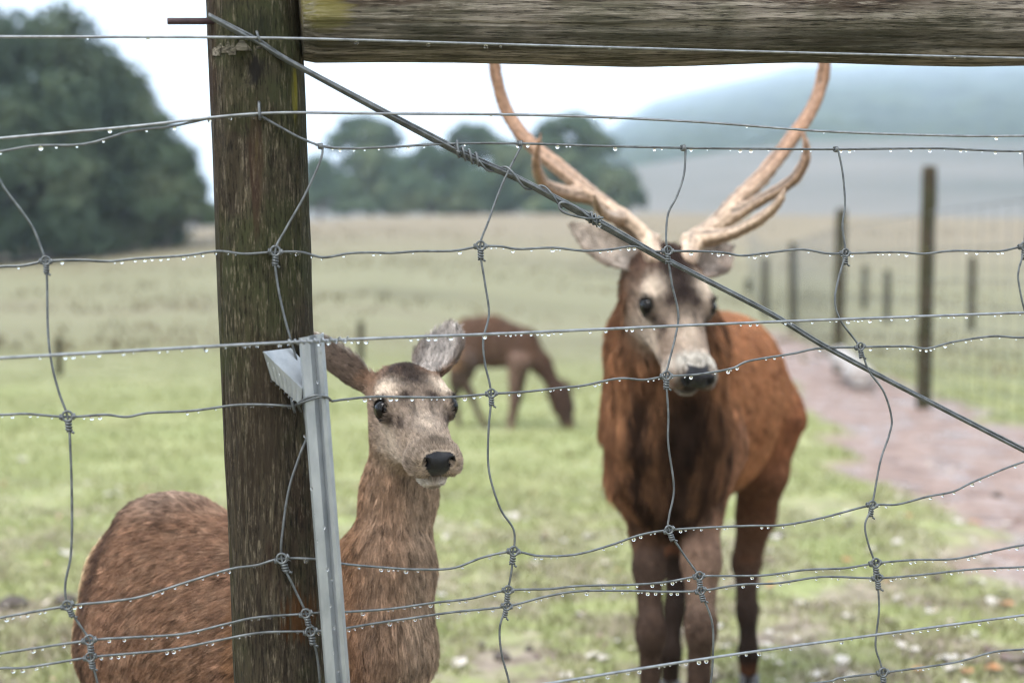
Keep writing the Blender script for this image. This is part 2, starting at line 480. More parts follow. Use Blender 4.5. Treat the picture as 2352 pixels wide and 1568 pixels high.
mids = [
    (850, 128, [(835, 315, 2.4, 1.6, 0), (790, 335, 1.5, 1.1, 0), (880, 330, 1.8, 1.5, 1), (850, 390, 2.6, 1.8, -1), (800, 445, 2.3, 1.6, -1), (890, 450, 2.2, 1.6, -1), (845, 480, 3.2, .9, -1)], 'hazy two-topped tree beyond the brace wire, first beside the wooden post'),
    (735, 126, [(735, 405, 1.3, 1.6, 0), (715, 450, 1.4, 1.5, 0), (760, 455, 1.4, 1.4, 0), (690, 465, 1.3, 1.1, 0)], 'low hazy tree clump half hidden by the wooden post'),
    (975, 124, [(985, 385, 1.4, 1.7, 0), (960, 440, 1.9, 1.8, 0), (1010, 455, 1.6, 1.5, 0)], 'small narrow hazy tree between two rounder ones'),
    (1095, 126, [(1085, 330, 2.0, 1.5, 0), (1125, 355, 1.8, 1.6, 0), (1060, 380, 1.8, 1.7, 0), (1100, 440, 2.8, 1.9, -1), (1090, 482, 3.0, .8, -1)], 'rounded hazy tree behind the stag’s bare curving antler'),
    (1320, 122, [(1310, 315, 2.5, 1.7, 0), (1260, 335, 1.4, 1.3, 0), (1365, 350, 1.8, 1.7, 0), (1290, 400, 2.8, 1.9, 0), (1370, 430, 2.4, 1.8, -1), (1240, 440, 2.2, 1.7, 0), (1310, 480, 3.6, .9, -1)], 'widest hazy round tree framed between the antlers'),
    (925, 125, [(928, 405, 1.7, 1.5, 0), (915, 450, 1.7, 1.4, 0), (940, 475, 1.9, .9, -.5)], 'low hazy tree filling the gap between the two-topped tree and the narrow one'),
    (1030, 127, [(1032, 400, 1.5, 1.6, 0), (1040, 450, 1.6, 1.3, 0), (1030, 476, 2.0, .9, -.5)], 'low hazy tree tucked against the narrow tree'),
    (1190, 124, [(1180, 385, 1.7, 1.7, 0), (1215, 370, 1.5, 1.5, .5), (1200, 450, 1.8, 1.4, 0), (1170, 470, 1.6, 1.1, 0)], 'low hazy tree filling the gap beside the widest round tree'),
    (1440, 121, [(1425, 435, 1.4, 1.5, 0), (1455, 460, 1.0, .9, 0), (1410, 470, 1.5, 1.0, 0)], 'low hazy bush at the outer end of the round trees'),
]
for vx, d, sp, lab in mids:
    tree_at('broadleaf_tree', vx, d, sp, 2600 * len(sp), .22, LM_MID, lab, trunk_r=.25, group=GM)

# bare winter trees, far off in the mist behind the bush
def bare_tree(vx, d, h, label):
    X0 = (vx - 1176) / FPX * d
    base = np.array([X0, d, -5.0])
    t = empty('bare_tree', base); tag(t, label, 'tree', 'leafless trees far off in the mist')
    tb, cb = MB(), MB()
    sp = crom([base, base + [rng.normal() * .2, 0, h * .4], base + [rng.normal() * .4, 0, h * .75], base + [rng.normal() * .4, 0, h]], 6)
    tb.tube(sp, np.linspace(.32, .05, len(sp)), 7)
    tb.build('trunk', bark.m, t)
    for k in range(34):
        s = sp[rng.integers(7, len(sp))]; L = h * (.12 + .16 * rng.random()); a = rng.random() * 6.3
        e = s + np.array([math.cos(a) * L * .5, math.sin(a) * L * .5, L])
        cb.tube(crom([s, (s + e) / 2 + rng.normal(size=3) * .2, e], 3), np.linspace(.11, .02, 7), 5)
        for q in range(5):
            m = s + (e - s) * (.4 + .5 * rng.random()); f = m + rng.normal(size=3) * .5 + [0, 0, .9]
            cb.tube([m, f], [.04, .012], 4)
    cb.build('branches', bark.m, t)
for vx, d, h, lab in ((425, 170, 17.5, 'leafless grey tree in the mist just above the low bush'), (458, 178, 15.5, 'leafless grey tree in the mist half hidden by the wooden post'),
                      (398, 182, 14.5, 'shorter leafless grey tree in the mist behind the low bush')):
    bare_tree(vx, d, h, lab)

# ------------------------------------------------------------------ haze: the air itself
hz = NM('haze_air'); hz.t.nodes.remove(hz.b)
pv = hz.n('VolumePrincipled'); pv.inputs['Color'].default_value = (.72, .85, 1.0, 1)
pv.inputs['Density'].default_value = HAZE = 0.00052
pv.inputs['Anisotropy'].default_value = 0.1
hz.l(pv.outputs[0], hz.t.nodes['Material Output'].inputs['Volume'])
hv = np.array([[x, y, z] for z in (-12, 760) for y in (-450, 3600) for x in (-2600, 2600)], float)
hf = [(0, 2, 3, 1), (4, 5, 7, 6), (0, 1, 5, 4), (2, 6, 7, 3), (0, 4, 6, 2), (1, 3, 7, 5)]
tag(link('haze', mesh_np('haze', hv, hf, hz.m, smooth=False)), 'thin blue-white mist filling the valley', None, kind='stuff')
# ------------------------------------------------------------------ wood
def wood_mat(name, axis, tint, marks=()):
    sc = {'z': (130, 130, 10), 'x': (4, 105, 105)}[axis]
    sf = {'z': (360, 360, 48), 'x': (24, 330, 330)}[axis]
    m = NM(name, rough=.75, spec=.07)
    co, cf, c1 = m.coord('Object', sc), m.coord('Object', sf), m.coord('Object')
    grain = m.noise(co, 1, 6, .7, .3); fine = m.noise(cf, 1, 5, .7)
    moss = m.noise(c1, 7, 5, .65); blot = m.noise(m.coord('Object', (4, 4, 1.6) if axis == 'z' else (1.0, 7, 7)), 1.6, 5, .65)
    blot2 = m.noise(m.coord('Object', (95, 95, 22) if axis == 'z' else (9, 80, 80)), 1, 4, .6)
    c = m.ramp(grain, tint)
    c = m.mix(m.ramp(moss, [(.42, (0, 0, 0)), (.60, (.8, .8, .8) if axis == 'z' else (.5, .5, .5))]), c, (.030, .033, .014))
    c = m.mix(m.ramp(blot, [(.54, (0, 0, 0)), (.64, (.8, .8, .8))]), c, (.030, .018, .012))
    fl = m.math('MULTIPLY', m.ramp(fine, [(.535, (0, 0, 0)), (.60, (1, 1, 1))]), m.ramp(blot2, [(.46, (0, 0, 0)), (.56, (1, 1, 1))]))
    c = m.mix(m.math('MULTIPLY', fl, .7), c, (.13, .108, .075) if axis == 'z' else (.24, .21, .17))
    dk = m.ramp(fine, [(.38, (1, 1, 1)), (.47, (0, 0, 0))])
    c = m.mix(m.math('MULTIPLY', dk, .8), c, (.006, .005, .004))
    ye = m.math('MULTIPLY', m.ramp(m.noise(m.coord('Object', (20, 20, 3.2) if axis == 'z' else (5, 14, 14)), 1, 3, .5), [(.655, (0, 0, 0)), (.69, (1, 1, 1))]),
                m.ramp(moss, [(.42, (0, 0, 0)), (.52, (1, 1, 1))]))
    c = m.mix(m.math('MULTIPLY', ye, .6) if axis == 'z' else m.math('MULTIPLY', ye, 0.0), c, (.17, .15, .02))
    for (pos, sz, dark, amt) in marks:                 # a knot, the rust run below the staple, and the rail's painted underside shade
        vs = m.n('VectorMath'); vs.operation = 'SUBTRACT'; m.l(c1, vs.inputs[0]); vs.inputs[1].default_value = tuple(float(q) for q in pos)
        vd = m.n('VectorMath'); vd.operation = 'DIVIDE'; m.l(vs.outputs[0], vd.inputs[0]); vd.inputs[1].default_value = sz
        vl = m.n('VectorMath'); vl.operation = 'LENGTH'; m.l(vd.outputs[0], vl.inputs[0])
        wv = m.math('ADD', vl.outputs['Value'], m.math('MULTIPLY', m.math('SUBTRACT', grain, .5), 3.2))
        mrk = m.n('MapRange'); mrk.inputs[1].default_value = 1.15; mrk.inputs[2].default_value = .6; mrk.inputs[4].default_value = amt; m.l(wv, mrk.inputs[0])
        c = m.mix(mrk.outputs[0], c, dark)
    m.base(c)
    m.bump(m.mix(.5, grain, fine), .6, .006)
    return m.m
WP = wood_mat('weathered_post_wood', 'z', [(.28, (0.011, 0.007, 0.005)), (.45, (0.026, 0.020, 0.014)), (.60, (0.041, 0.033, 0.021)), (.75, (0.059, 0.052, 0.034))],
              [(FP(582, 157), (.013, .03, .019), (.008, .007, .006), .95), (FP(592, 60), (.03, .03, .02), (.012, .013, .007), .7),
               (FP(588, 400), (.012, .04, .085), (.042, .022, .014), .4), (FP(700, 1420), (.03, .04, .035), (.07, .028, .008), .6), (FP(600, 950), (.04, .04, .12), (.022, .016, .010), .6)])
WR = wood_mat('weathered_rail_wood', 'x', [(.28, (0.035, 0.028, 0.022)), (.42, (0.094, 0.079, 0.062)), (.58, (0.214, 0.186, 0.150)), (.75, (0.316, 0.280, 0.237))], [((.030, -.05, .004), (.034, .06, .036), (.18, .155, .03), .45), ((1.1, -.05, -.035), (1.6, .05, .028), (.020, .020, .012), .55)])  # last mark paints shade as a dark band low along the rail
WF = wood_mat('far_post_wood', 'z', [(.28, (0.023, 0.020, 0.013)), (.45, (0.043, 0.035, 0.021)), (.60, (0.066, 0.048, 0.031)), (.75, (0.097, 0.071, 0.048))])

def log_mesh(name, axis_pts_, rads, mat, sides, seed, groove=.03, lump=.02, grain=34, cut=None):
    """a round timber: radius carries long splits and grain ridges"""
    pts = np.asarray(axis_pts_, float); n = len(pts)
    tg = np.gradient(pts, axis=0); tg /= np.linalg.norm(tg, axis=1)[:, None]
    ref = np.array([0, -1.0, 0]); u = ref - tg * (tg @ ref)[:, None]; u /= np.linalg.norm(u, axis=1)[:, None]
    w = np.cross(tg, u)
    th = np.arange(sides) / sides * 2 * np.pi
    L = np.concatenate([[0], np.cumsum(np.linalg.norm(np.diff(pts, axis=0), axis=1))])
    T, LL = np.meshgrid(th / (2 * np.pi), L)
    g1 = vnoise(T * grain, LL * 5.0, seed, grain) ; g2 = vnoise(T * grain * 3, LL * 14.0, seed + 3, grain * 3)
    lp = vnoise(T * 5, LL * 3.2, seed + 7, 5)
    sp = np.exp(-((vnoise(T * 9, LL * 1.3, seed + 11, 9) - .5) / .045) ** 2)      # long drying cracks
    r = np.asarray(rads)[:, None] * (1 + groove * (g1 - .5) + groove * .7 * (g2 - .5) + lump * 2 * (lp - .5) - .05 * sp)
    if cut is not None: r = cut(r, T, LL)
    V = pts[:, None] + r[..., None] * (u[:, None] * np.cos(th)[None, :, None] + w[:, None] * np.sin(th)[None, :, None])
    V = V.reshape(-1, 3)
    i = np.arange(n - 1)[:, None] * sides; j = np.arange(sides)[None]; jn = (j + 1) % sides
    F = np.stack([i + j, i + jn, i + sides + jn, i + sides + j], -1).reshape(-1, 4).tolist()
    V = np.vstack([V, pts[0], pts[-1]]); a, b = n * sides, n * sides + 1
    F = [tuple(f) for f in F] + [(a, (k + 1) % sides, k) for k in range(sides)] + [(b, (n - 1) * sides + k, (n - 1) * sides + (k + 1) % sides) for k in range(sides)]
    return mesh_np(name, V, F, mat)

# strainer post: axis leans as the photograph shows
PR = 0.0655
pd = 0.069                                   # axis sits this far behind the wires
pt, pb = FP(577, -130, -pd), FP(645, 1568, -pd)
dirp = (pb - pt) / np.linalg.norm(pb - pt)
pb2 = pt + dirp * ((pt[2] + .15) / -dirp[2])
tz = np.concatenate([np.linspace(0, .8, 330), np.linspace(.803, 1, 60)])
ax = pt[None] + (pb2 - pt)[None] * tz[:, None]
def notch(r, T, LL):
    # shaved shoulder where the brace wire bites, left of the face, and a dark knot on the face
    a = np.minimum(np.abs(T - .80), 1 - np.abs(T - .80))
    r = r * (1 - .055 * sstep(.17, .06, a) * sstep(.145, .135, LL))
    s = (T - .012 + .5) % 1 - .5
    k = np.sqrt((s * 2 * np.pi * PR / .010) ** 2 + ((LL - .178) / .019) ** 2)
    return r * (1 - .13 * np.exp(-k ** 2 * .9) + .03 * np.exp(-(k - 1.7) ** 2 * 3))
post = empty('strainer_post', pb2 * [1, 1, 0])
tag(post, 'thick weathered mossy timber fence post leaning slightly', 'post')
link('post_timber', log_mesh('post_timber', ax, np.interp(tz, [0, .1, 1], [PR, PR, PR * .985]), WP, 220, 5, groove=.035, lump=.016, cut=notch), post)
# split slivers of wood lifted at the notch
for (x0, y0, x1, y1, wd) in ((500, 60, 497, 128, 10), (517, 62, 517, 122, 9), (535, 70, 533, 126, 9), (552, 82, 556, 116, 14), (575, 82, 580, 116, 10), (592, 84, 596, 112, 8)):
    def surf(x, y, e):
        # point on the camera-facing skin of the post
        r = ray(x, y); o = CP; best = None
        dd = np.linspace(1.7, 2.2, 600); q = o[None] + r[None] * dd[:, None]
        rel = q - pt; rel = rel - (rel @ dirp)[:, None] * dirp
        k = np.argmin(np.abs(np.linalg.norm(rel, axis=1) - PR - e) + 1000 * (dd > dd[np.argmin(np.linalg.norm(rel, axis=1))]))
        return q[k]
    a0, a1, b0, b1 = surf(x0 - wd, y0, -.004), surf(x0 + wd, y0, -.004), surf(x1 + wd * .9, y1, .0015), surf(x1 - wd * .9, y1, .0015)
    back = np.array([0, .006, 0])
    V = [a0, a1, b0, b1, a0 + back, a1 + back, b0 + back, b1 + back]
    link('sliver', mesh_np('sliver', V, [(0, 3, 2, 1), (4, 5, 6, 7), (0, 1, 5, 4), (1, 2, 6, 5), (2, 3, 7, 6), (3, 0, 4, 7)], WR, smooth=False), post)

galv = NM('galvanised_wire', rough=.42, spec=.5, metal=.85)
galv.base(galv.ramp(galv.noise(galv.coord('Object'), 60, 4), [(.3, (0.149, 0.157, 0.166)), (.7, (0.296, 0.309, 0.321))]))
GW = galv.m
wd_ = NM('dull_wire', rough=.5, spec=.4, metal=.7)
wd_.base(wd_.ramp(wd_.noise(wd_.coord('Object'), 70, 4), [(.3, (0.067, 0.072, 0.075)), (.7, (0.163, 0.173, 0.177))]))
DW = wd_.m
rod = NM('rusty_rod', rough=.6, spec=.4, metal=.4)
rod.base(rod.ramp(rod.noise(rod.coord('Object'), 40, 4), [(.3, (.035, .022, .024)), (.7, (.09, .055, .055))]))
wm_ = NM('water', rough=.02, spec=.5)
wm_.b.inputs['Transmission Weight'].default_value = 1.0
wm_.b.inputs['IOR'].default_value = 1.33
wm_.base((1, 1, 1))
WATER = wm_.m

q0, q1 = FP(384, 49, -pd + .03), FP(500, 49, -pd + .03)
tube('iron_pin', [q0, q0 + (q1 - q0) * .02, q1], [.0042, .0046, .0046], rod.m, post, 12)

def staple(vx, y0, y1, par, skew=8, d=0.0):
    mid = FP((vx * 2 + skew) / 2, (y0 + y1) / 2, .007)
    pts = crom([FP(vx, y0, -.012), FP(vx + 1, y0, .002), FP(vx + skew * .4, y0 + (y1 - y0) * .4, .006), FP(vx + skew, y1, .004), FP(vx + skew, y1, -.012)], 6)
    tube('staple', pts, .0019, DW, par, 8)
staple(589, 74, 94, post); staple(594, 236, 272, post, 3); staple(668, 912, 944, post, 8)

# the next strainer post, where the rail and the brace end
ep = FP(3085, 600, -pd); et = np.concatenate([np.linspace(-.15, 1.72, 90)])
eo = link('strainer_post', log_mesh('strainer_post', np.stack([np.full(90, ep[0]), np.full(90, ep[1]), et], 1), np.full(90, PR * 1.02), WF, 60, 41, groove=.04, lump=.03, grain=16))
tag(eo, 'second weathered timber post holding the other end of the round rail', 'post')

# top rail, a round log butted against the post
r0, r1 = FP(686, 42, -pd + .005), FP(3030, 48, -pd + .005)
rx = np.linspace(0, 1, 420) ** 1.1
rax = r0[None] + (r1 - r0)[None] * rx[:, None]
rax[:, 2] += .0018 * np.sin(rx * 17) 
rr_ = np.full(420, .0640) * (1 + .018 * np.sin(rx * 23 + 1)) * np.interp(rx, [0, .012, 1], [.93, 1, 1.16])
rme = log_mesh('top_rail', rax, rr_, WR, 150, 23, groove=.022, lump=.014, grain=26)
rq = Vector(tuple(r1 - r0)).to_track_quat('X', 'Z'); rmat = Matrix.Translation(tuple(r0)) @ rq.to_matrix().to_4x4()
rme.transform(rmat.inverted())                               # the log lies along its own x axis, so the grain follows it
rob = link('top_rail', rme); rob.matrix_world = rmat
tag(rob, 'grey round timber rail laid across to the post top', 'rail')

# ------------------------------------------------------------------ galvanised angle post with its bracket
zn = NM('galvanised_steel', rough=.38, spec=.5, metal=.65)
sp_ = zn.noise(zn.coord('Object', (1, 1, .35)), 55, 5, .6)
zn.base(zn.ramp(sp_, [(.3, (0.210, 0.228, 0.245)), (.55, (0.275, 0.292, 0.307)), (.8, (0.330, 0.345, 0.354))]))
zr = zn.n('MapRange'); zr.inputs[3].default_value = .28; zr.inputs[4].default_value = .52
zn.l(sp_, zr.inputs[0]); zn.rough(zr.outputs[0])
ST = zn.m
spost = empty('steel_post', FP(790, 1568, .02) * [1, 1, 0])
tag(spost, 'galvanised steel angle post with pressed bracket, strapped beside the timber post', 'post')
s_t, s_b = FP(716, 770, .030), FP(777, 1568, .030)
sd_ = (s_b - s_t) / np.linalg.norm(s_b - s_t)
s_e = s_t + sd_ * ((s_t[2] + .2) / -sd_[2])
# rolled section, seen from above: broad left flange, a valley, a narrow right rib that stands proud
prof = np.array([(-.0175, .000), (-.0155, .004), (-.004, .0065), (.0025, .0015), (.0055, .0085), (.0105, .0125), (.0150, .010), (.0170, -.006),
                 (.0145, -.006), (.0125, .0075), (.0100, .0092), (.0080, .006), (.0042, -.0025), (.0010, -.0025), (-.0050, .0030), (-.0160, .0005), (-.0175, -.0025)])
xa = np.cross(sd_, FN); xa = FD - sd_ * (FD @ sd_); xa /= np.linalg.norm(xa); ya = np.cross(sd_, xa)
if ya @ FN < 0: ya = -ya
tilt = R(-6)
def ring(c, sk=0.0):
    return np.array([c + xa * x + ya * y + sd_ * (-sk * x) for x, y in prof])
steps = [s_t] + [s_t + (s_e - s_t) * k / 24 for k in range(1, 25)]
V = np.vstack([ring(c, .13 if k == 0 else 0) for k, c in enumerate(steps)]); m = len(prof)
F = [(k * m + j, k * m + (j + 1) % m, (k + 1) * m + (j + 1) % m, (k + 1) * m + j) for k in range(len(steps) - 1) for j in range(m)]
F += [tuple(range(m))[::-1], tuple(range((len(steps) - 1) * m, len(steps) * m))]
link('angle_section', mesh_np('angle_section', V, F, ST, smooth=False), spost)
# bracket: an angle running back from the post to the timber
A0, A1 = FP(604, 807, .012), FP(694, 893, .030)           # the folded edge
B0, B1 = FP(668, 799, -.004), FP(712, 845, .004)          # back edge of the upper leaf
C0, C1 = FP(622, 868, .006), FP(690, 930, .026)           # lower edge of the front leaf
def slab(a, b, c, d, nrm, th):
    nrm = np.asarray(nrm, float) * th
    q = [a, b, c, d]; return [*q, *[x + nrm for x in q]], [(0, 1, 2, 3), (7, 6, 5, 4), (0, 4, 5, 1), (1, 5, 6, 2), (2, 6, 7, 3), (3, 7, 4, 0)]
bm = MB()
n1 = np.cross(A1 - A0, B0 - A0); n1 /= np.linalg.norm(n1); n1 *= -np.sign(n1[2])
bm.add(*slab(A0, A1, B1, B0, n1, .0022))
n2 = np.cross(A1 - A0, C0 - A0); n2 /= np.linalg.norm(n2); n2 *= np.sign(n2[1])
K = 7
for k in range(K):                                        # pressed front leaf: a row of shallow vertical flutes
    a, b = k / K, (k + 1) / K; mid = (a + b) / 2
    f = lambda t, lo: (A0 + (A1 - A0) * t) if not lo else (C0 + (C1 - C0) * t)
    e = -n2 * .0016
    bm.add(*slab(f(a, 0), f(mid, 0), f(mid, 1) + e, f(a, 1), n2, .002))
    bm.add(*slab(f(mid, 0), f(b, 0), f(b, 1), f(mid, 1) + e, n2, .002))
bm.build('bracket', ST, spost, smooth=False)
mb = MB()
def drop_arrays(c, r, hang=1.0, seg=8, rings=6):
    th = np.linspace(0, np.pi, rings + 1); ph = np.arange(seg) / seg * 2 * np.pi
    V = []
    for t in th:
        z = math.cos(t); rad = math.sin(t) * (1 - .25 * max(z, 0))
        V += [(c[0] + r * rad * math.cos(p), c[1] + r * rad * math.sin(p), c[2] + r * z * (hang if z < 0 else .8)) for p in ph]
    F = [(k * seg + j, (k + 1) * seg + j, (k + 1) * seg + (j + 1) % seg, k * seg + (j + 1) % seg) for k in range(rings) for j in range(seg)]
    return V, F
for k in range(K):
    t = (k + .5) / K
    c = C0 + (C1 - C0) * t + [0, -.0015, -.0005]
    mb.add(*drop_arrays(c, .0021 + .001 * rng.random()))
    mb.add(*drop_arrays(A0 + (A1 - A0) * t + (C0 - A0) * .3 + np.array([0, -.002, 0]), .0016, 1.6))
for vx, vy in ((738, 852), (729, 876), (744, 1210), (741, 908), (759, 1390), (741, 1222), (752, 1305), (765, 1497), (768, 1440), (733, 810), (720, 1180), (762, 1330), (777, 1540), (700, 1000), (715, 1120), (728, 1240)):
    mb.add(*drop_arrays(FP(vx, vy, .0405), .0011 + .0012 * rng.random(), 1.8))
tag(mb.build('water_drops', WATER, spost), kind='stuff')

# ------------------------------------------------------------------ the wires
def run_on(vp):
    # the fence goes on past the picture: on to the next strainer post, and back the other way
    vp = list(vp)
    if vp[-1][0] >= 2400:
        y = vp[-1][1]; vp += [(2750, y + (y - 560) * -.09), (3075, y + (y - 560) * -.17)]
    if vp[0][0] <= -100 and vp[0][0] > -400:
        y = vp[0][1]; vp = [(-1400, y + (y - 560) * .34), (-700, y + (y - 560) * .15)] + vp
    return vp

def wire_pts(vp, off=0.0, n=10):
    vp = run_on(vp)
    o = np.broadcast_to(np.asarray(off, float), (len(vp),)) if np.ndim(off) == 0 else np.interp([p[0] for p in vp], [0, 2352], off)
    return crom([FP(x, y, f) for (x, y), f in zip(vp, o)], n)

def drops_on(pts, rad, per_m, par, lo=.0013, hi=.0034, skip=()):
    L = np.concatenate([[0], np.cumsum(np.linalg.norm(np.diff(pts, axis=0), axis=1))])
    n = int(L[-1] * per_m * 1.35)
    if n < 1: return
    b = MB(); s = 0.0
    pos = np.sort(rng.random(n) * L[-1])
    last = -1
    for q in pos:
        r = lo + (hi - lo) * rng.random() ** 1.7
        if q - last < 2.0 * r + .002: continue
        last = q
        c = np.array([np.interp(q, L, pts[:, k]) for k in range(3)])
        b.add(*drop_arrays(c - [0, 0, rad * .75 + r * .62], r, 1.05 + .2 * rng.random()))
    if b.n: tag(b.build('water_drops', WATER, par), kind='stuff')

WR_ = .0017
net = empty('wire_netting', FP(1176, 1500) * [1, 1, 0])
tag(net, 'hinged-joint wire netting with rows of raindrops, stapled to the timber post', 'wire netting')
H = {
    'h1a': ([(-120, 360), (0, 348), (80, 335), (195, 331), (300, 302), (390, 291), (440, 281), (500, 269), (590, 265)], 0.0, 14),
    'h1b': ([(598, 266), (640, 290), (690, 317), (742, 336), (800, 341), (870, 339), (1050, 330), (1200, 330), (1400, 336), (1575, 340), (1750, 342), (1925, 343), (2150, 341), (2300, 347), (2480, 348)], 0.0, 22),
    'h2': ([(-120, 622), (0, 612), (50, 610), (105, 600), (180, 597), (250, 600), (310, 594), (420, 587), (500, 577), (560, 583), (630, 579), (690, 579), (742, 591), (800, 582), (850, 580), (900, 581), (960, 577), (1040, 576), (1103, 566), (1150, 566), (1190, 572), (1270, 569), (1340, 576), (1400, 573), (1455, 566), (1500, 577), (1533, 577),
            (1600, 577), (1660, 580), (1705, 587), (1760, 581), (1840, 573), (1900, 582), (1941, 582), (2060, 579), (2120, 583), (2190, 576), (2290, 577), (2330, 570), (2352, 567), (2480, 560)], 0.0, 24),
    'h3a': ([(-120, 948), (0, 952), (60, 950), (155, 957), (240, 952), (290, 957), (340, 948), (440, 943), (540, 930), (610, 929), (676, 933)], 0.0, 20),
    'h3b': ([(762, 921), (800, 916), (860, 911), (950, 912), (1030, 912), (1128, 904), (1200, 900), (1290, 890), (1340, 885), (1420, 869), (1480, 872), (1530, 864), (1600, 860), (1680, 846), (1720, 829), (1820, 812), (1880, 800), (1975, 797), (2080, 795), (2130, 800), (2190, 785), (2280, 772), (2352, 775), (2480, 765)], 0.0, 34),
    'h4': ([(-120, 1440), (0, 1418), (155, 1391), (260, 1380), (330, 1368), (430, 1336), (530, 1306), (590, 1297), (647, 1282), (730, 1284), (795, 1295), (900, 1304), (960, 1307), (1040, 1304), (1110, 1279), (1180, 1266), (1240, 1276), (1320, 1273), (1400, 1252), (1470, 1228), (1535, 1217), (1620, 1211), (1720, 1207), (1800, 1205), (1890, 1188), (2000, 1160), (2060, 1158), (2130, 1140), (2190, 1128), (2240, 1104), (2352, 1060), (2480, 1030)], 0.0, 30),
    'h5': ([(-120, 1520), (0, 1500), (205, 1470), (300, 1463), (420, 1455), (520, 1432), (590, 1417), (700, 1409), (760, 1404), (806, 1404), (900, 1397), (1000, 1383), (1080, 1374), (1165, 1355), (1260, 1352), (1330, 1345), (1450, 1342), (1530, 1336), (1605, 1323), (1680, 1322), (1760, 1320), (1850, 1308), (1940, 1304), (2010, 1293), (2100, 1285), (2190, 1283), (2280, 1265), (2352, 1251), (2480, 1236)], 0.0, 36),
    'h6': ([(-120, 1548), (0, 1534), (60, 1532), (205, 1509), (300, 1500), (400, 1490), (500, 1470), (600, 1452), (712, 1449), (760, 1446), (806, 1440), (860, 1431), (950, 1418), (1040, 1405), (1163, 1392), (1250, 1370), (1330, 1357), (1450, 1356), (1530, 1358), (1609, 1356), (1700, 1342), (1790, 1338), (1890, 1324), (2015, 1327), (2110, 1320), (2200, 1310), (2260, 1305), (2352, 1301), (2480, 1290)], 0.0, 36),
    'h7': ([(-120, 1800), (400, 1740), (1000, 1660), (1500, 1600), (1870, 1568), (1930, 1556), (2027, 1544), (2110, 1533), (2200, 1519), (2280, 1497), (2352, 1490), (2480, 1480)], 0.0, 14),
}
for k, (vp, off, dn) in H.items():
    pts = wire_pts(vp, off)
    o = tube('horizontal_wire', pts, WR_, DW, net)
    drops_on(pts, WR_, dn * 1.6, o)
S = [
    [(-60, 340), (-20, 380), (10, 432), (50, 485), (78, 528), (100, 585), (105, 600), (108, 650), (110, 760), (118, 830), (135, 900), (155, 957), (161, 1020), (165, 1150), (163, 1270), (150, 1340), (155, 1390), (180, 1430), (205, 1470), (208, 1510), (222, 1560), (240, 1660)],
    [(742, 336), (736, 368), (700, 448), (655, 528), (632, 577), (637, 650), (655, 735), (680, 822), (694, 880), (697, 932), (704, 1000), (690, 1040), (664, 1120), (650, 1210), (647, 1283), (676, 1350), (703, 1409), (713, 1450), (727, 1500), (735, 1568), (745, 1680)],
    [(1200, 330), (1155, 420), (1122, 508), (1103, 566), (1113, 645), (1123, 720), (1110, 780), (1114, 835), (1128, 904), (1122, 990), (1123, 1080), (1148, 1165), (1178, 1212), (1182, 1245), (1178, 1266), (1175, 1310), (1167, 1355), (1163, 1392), (1148, 1440), (1152, 1500), (1170, 1570), (1175, 1640)],
    [(1575, 340), (1571, 400), (1555, 450), (1535, 490), (1530, 540), (1533, 577), (1543, 650), (1558, 720), (1552, 770), (1535, 838), (1530, 864), (1535, 950), (1535, 1020), (1548, 1120), (1537, 1185), (1537, 1217), (1570, 1272), (1605, 1323), (1609, 1356), (1636, 1430), (1637, 1520), (1632, 1580), (1632, 1660)],
    [(1925, 343), (1936, 400), (1941, 470), (1935, 520), (1941, 582), (1926, 640), (1918, 690), (1930, 735), (1975, 797), (1995, 850), (2030, 900), (2048, 960), (2042, 1000), (2022, 1060), (2003, 1160), (1987, 1205), (1995, 1250), (2010, 1293), (2015, 1327), (2019, 1400), (2011, 1480), (2022, 1520), (2027, 1544), (2036, 1620)],
    [(2352, 345), (2356, 450), (2352, 567), (2340, 620), (2340, 650), (2356, 720), (2385, 772), (2440, 850)],
]
for x0 in (2700, 3000, -620, -1250):                                    # stays beyond the picture's edges
    S.append([(x0, 350 if x0 > 0 else 372), (x0 + 14, 470), (x0 - 6, 566), (x0 + 10, 680), (x0 + 22, 752 if x0 > 0 else 960), (x0 + 4, 1000 if x0 > 0 else 1200), (x0 + 16, 1180 if x0 > 0 else 1560), (x0 + 8, 1420 if x0 > 0 else 1760)])
for vp in S:
    tube('stay_wire', wire_pts(vp, .002), WR_ * .95, DW, net)
# knots: a ring round the crossing, two side coils, a wrap below
kb = MB()
kr, wr = .0062, .0017
t = np.linspace(0, 2 * np.pi, 22)
kb.tube(np.stack([np.cos(t) * kr * .95, -.002 + 0 * t, np.sin(t) * kr + .001], 1), wr, 6)
for s in (-1, 1):
    t = np.linspace(0, 2 * np.pi * 1.6, 22)
    kb.tube(np.stack([s * (kr * .85 + t / 10 * .0036), .0030 * np.cos(t), .0030 * np.sin(t)], 1), wr * .9, 6)
t = np.linspace(0, 2 * np.pi * 3.4, 46)
kb.tube(np.stack([.0031 * np.cos(t) + .0006, .0031 * np.sin(t), -kr * .9 - t / t[-1] * .0125], 1), wr * .95, 6)
kb.tube(np.array([[.003, -.002, -.0182], [.0052, -.003, -.0192], [.0066, -.003, -.0205]]), wr * .9, 6)
kV, kF = kb.arrays(); KM = mesh_np('knot', kV, kF, DW)
tb_ = MB()
t = np.linspace(0, 2 * np.pi * 2.2, 30)
tb_.tube(np.stack([-.001 - t / t[-1] * .005, .0031 * np.cos(t), .0031 * np.sin(t)], 1), wr, 6)
tV, tF = tb_.arrays(); TM = mesh_np('top_knot', tV, tF, DW)
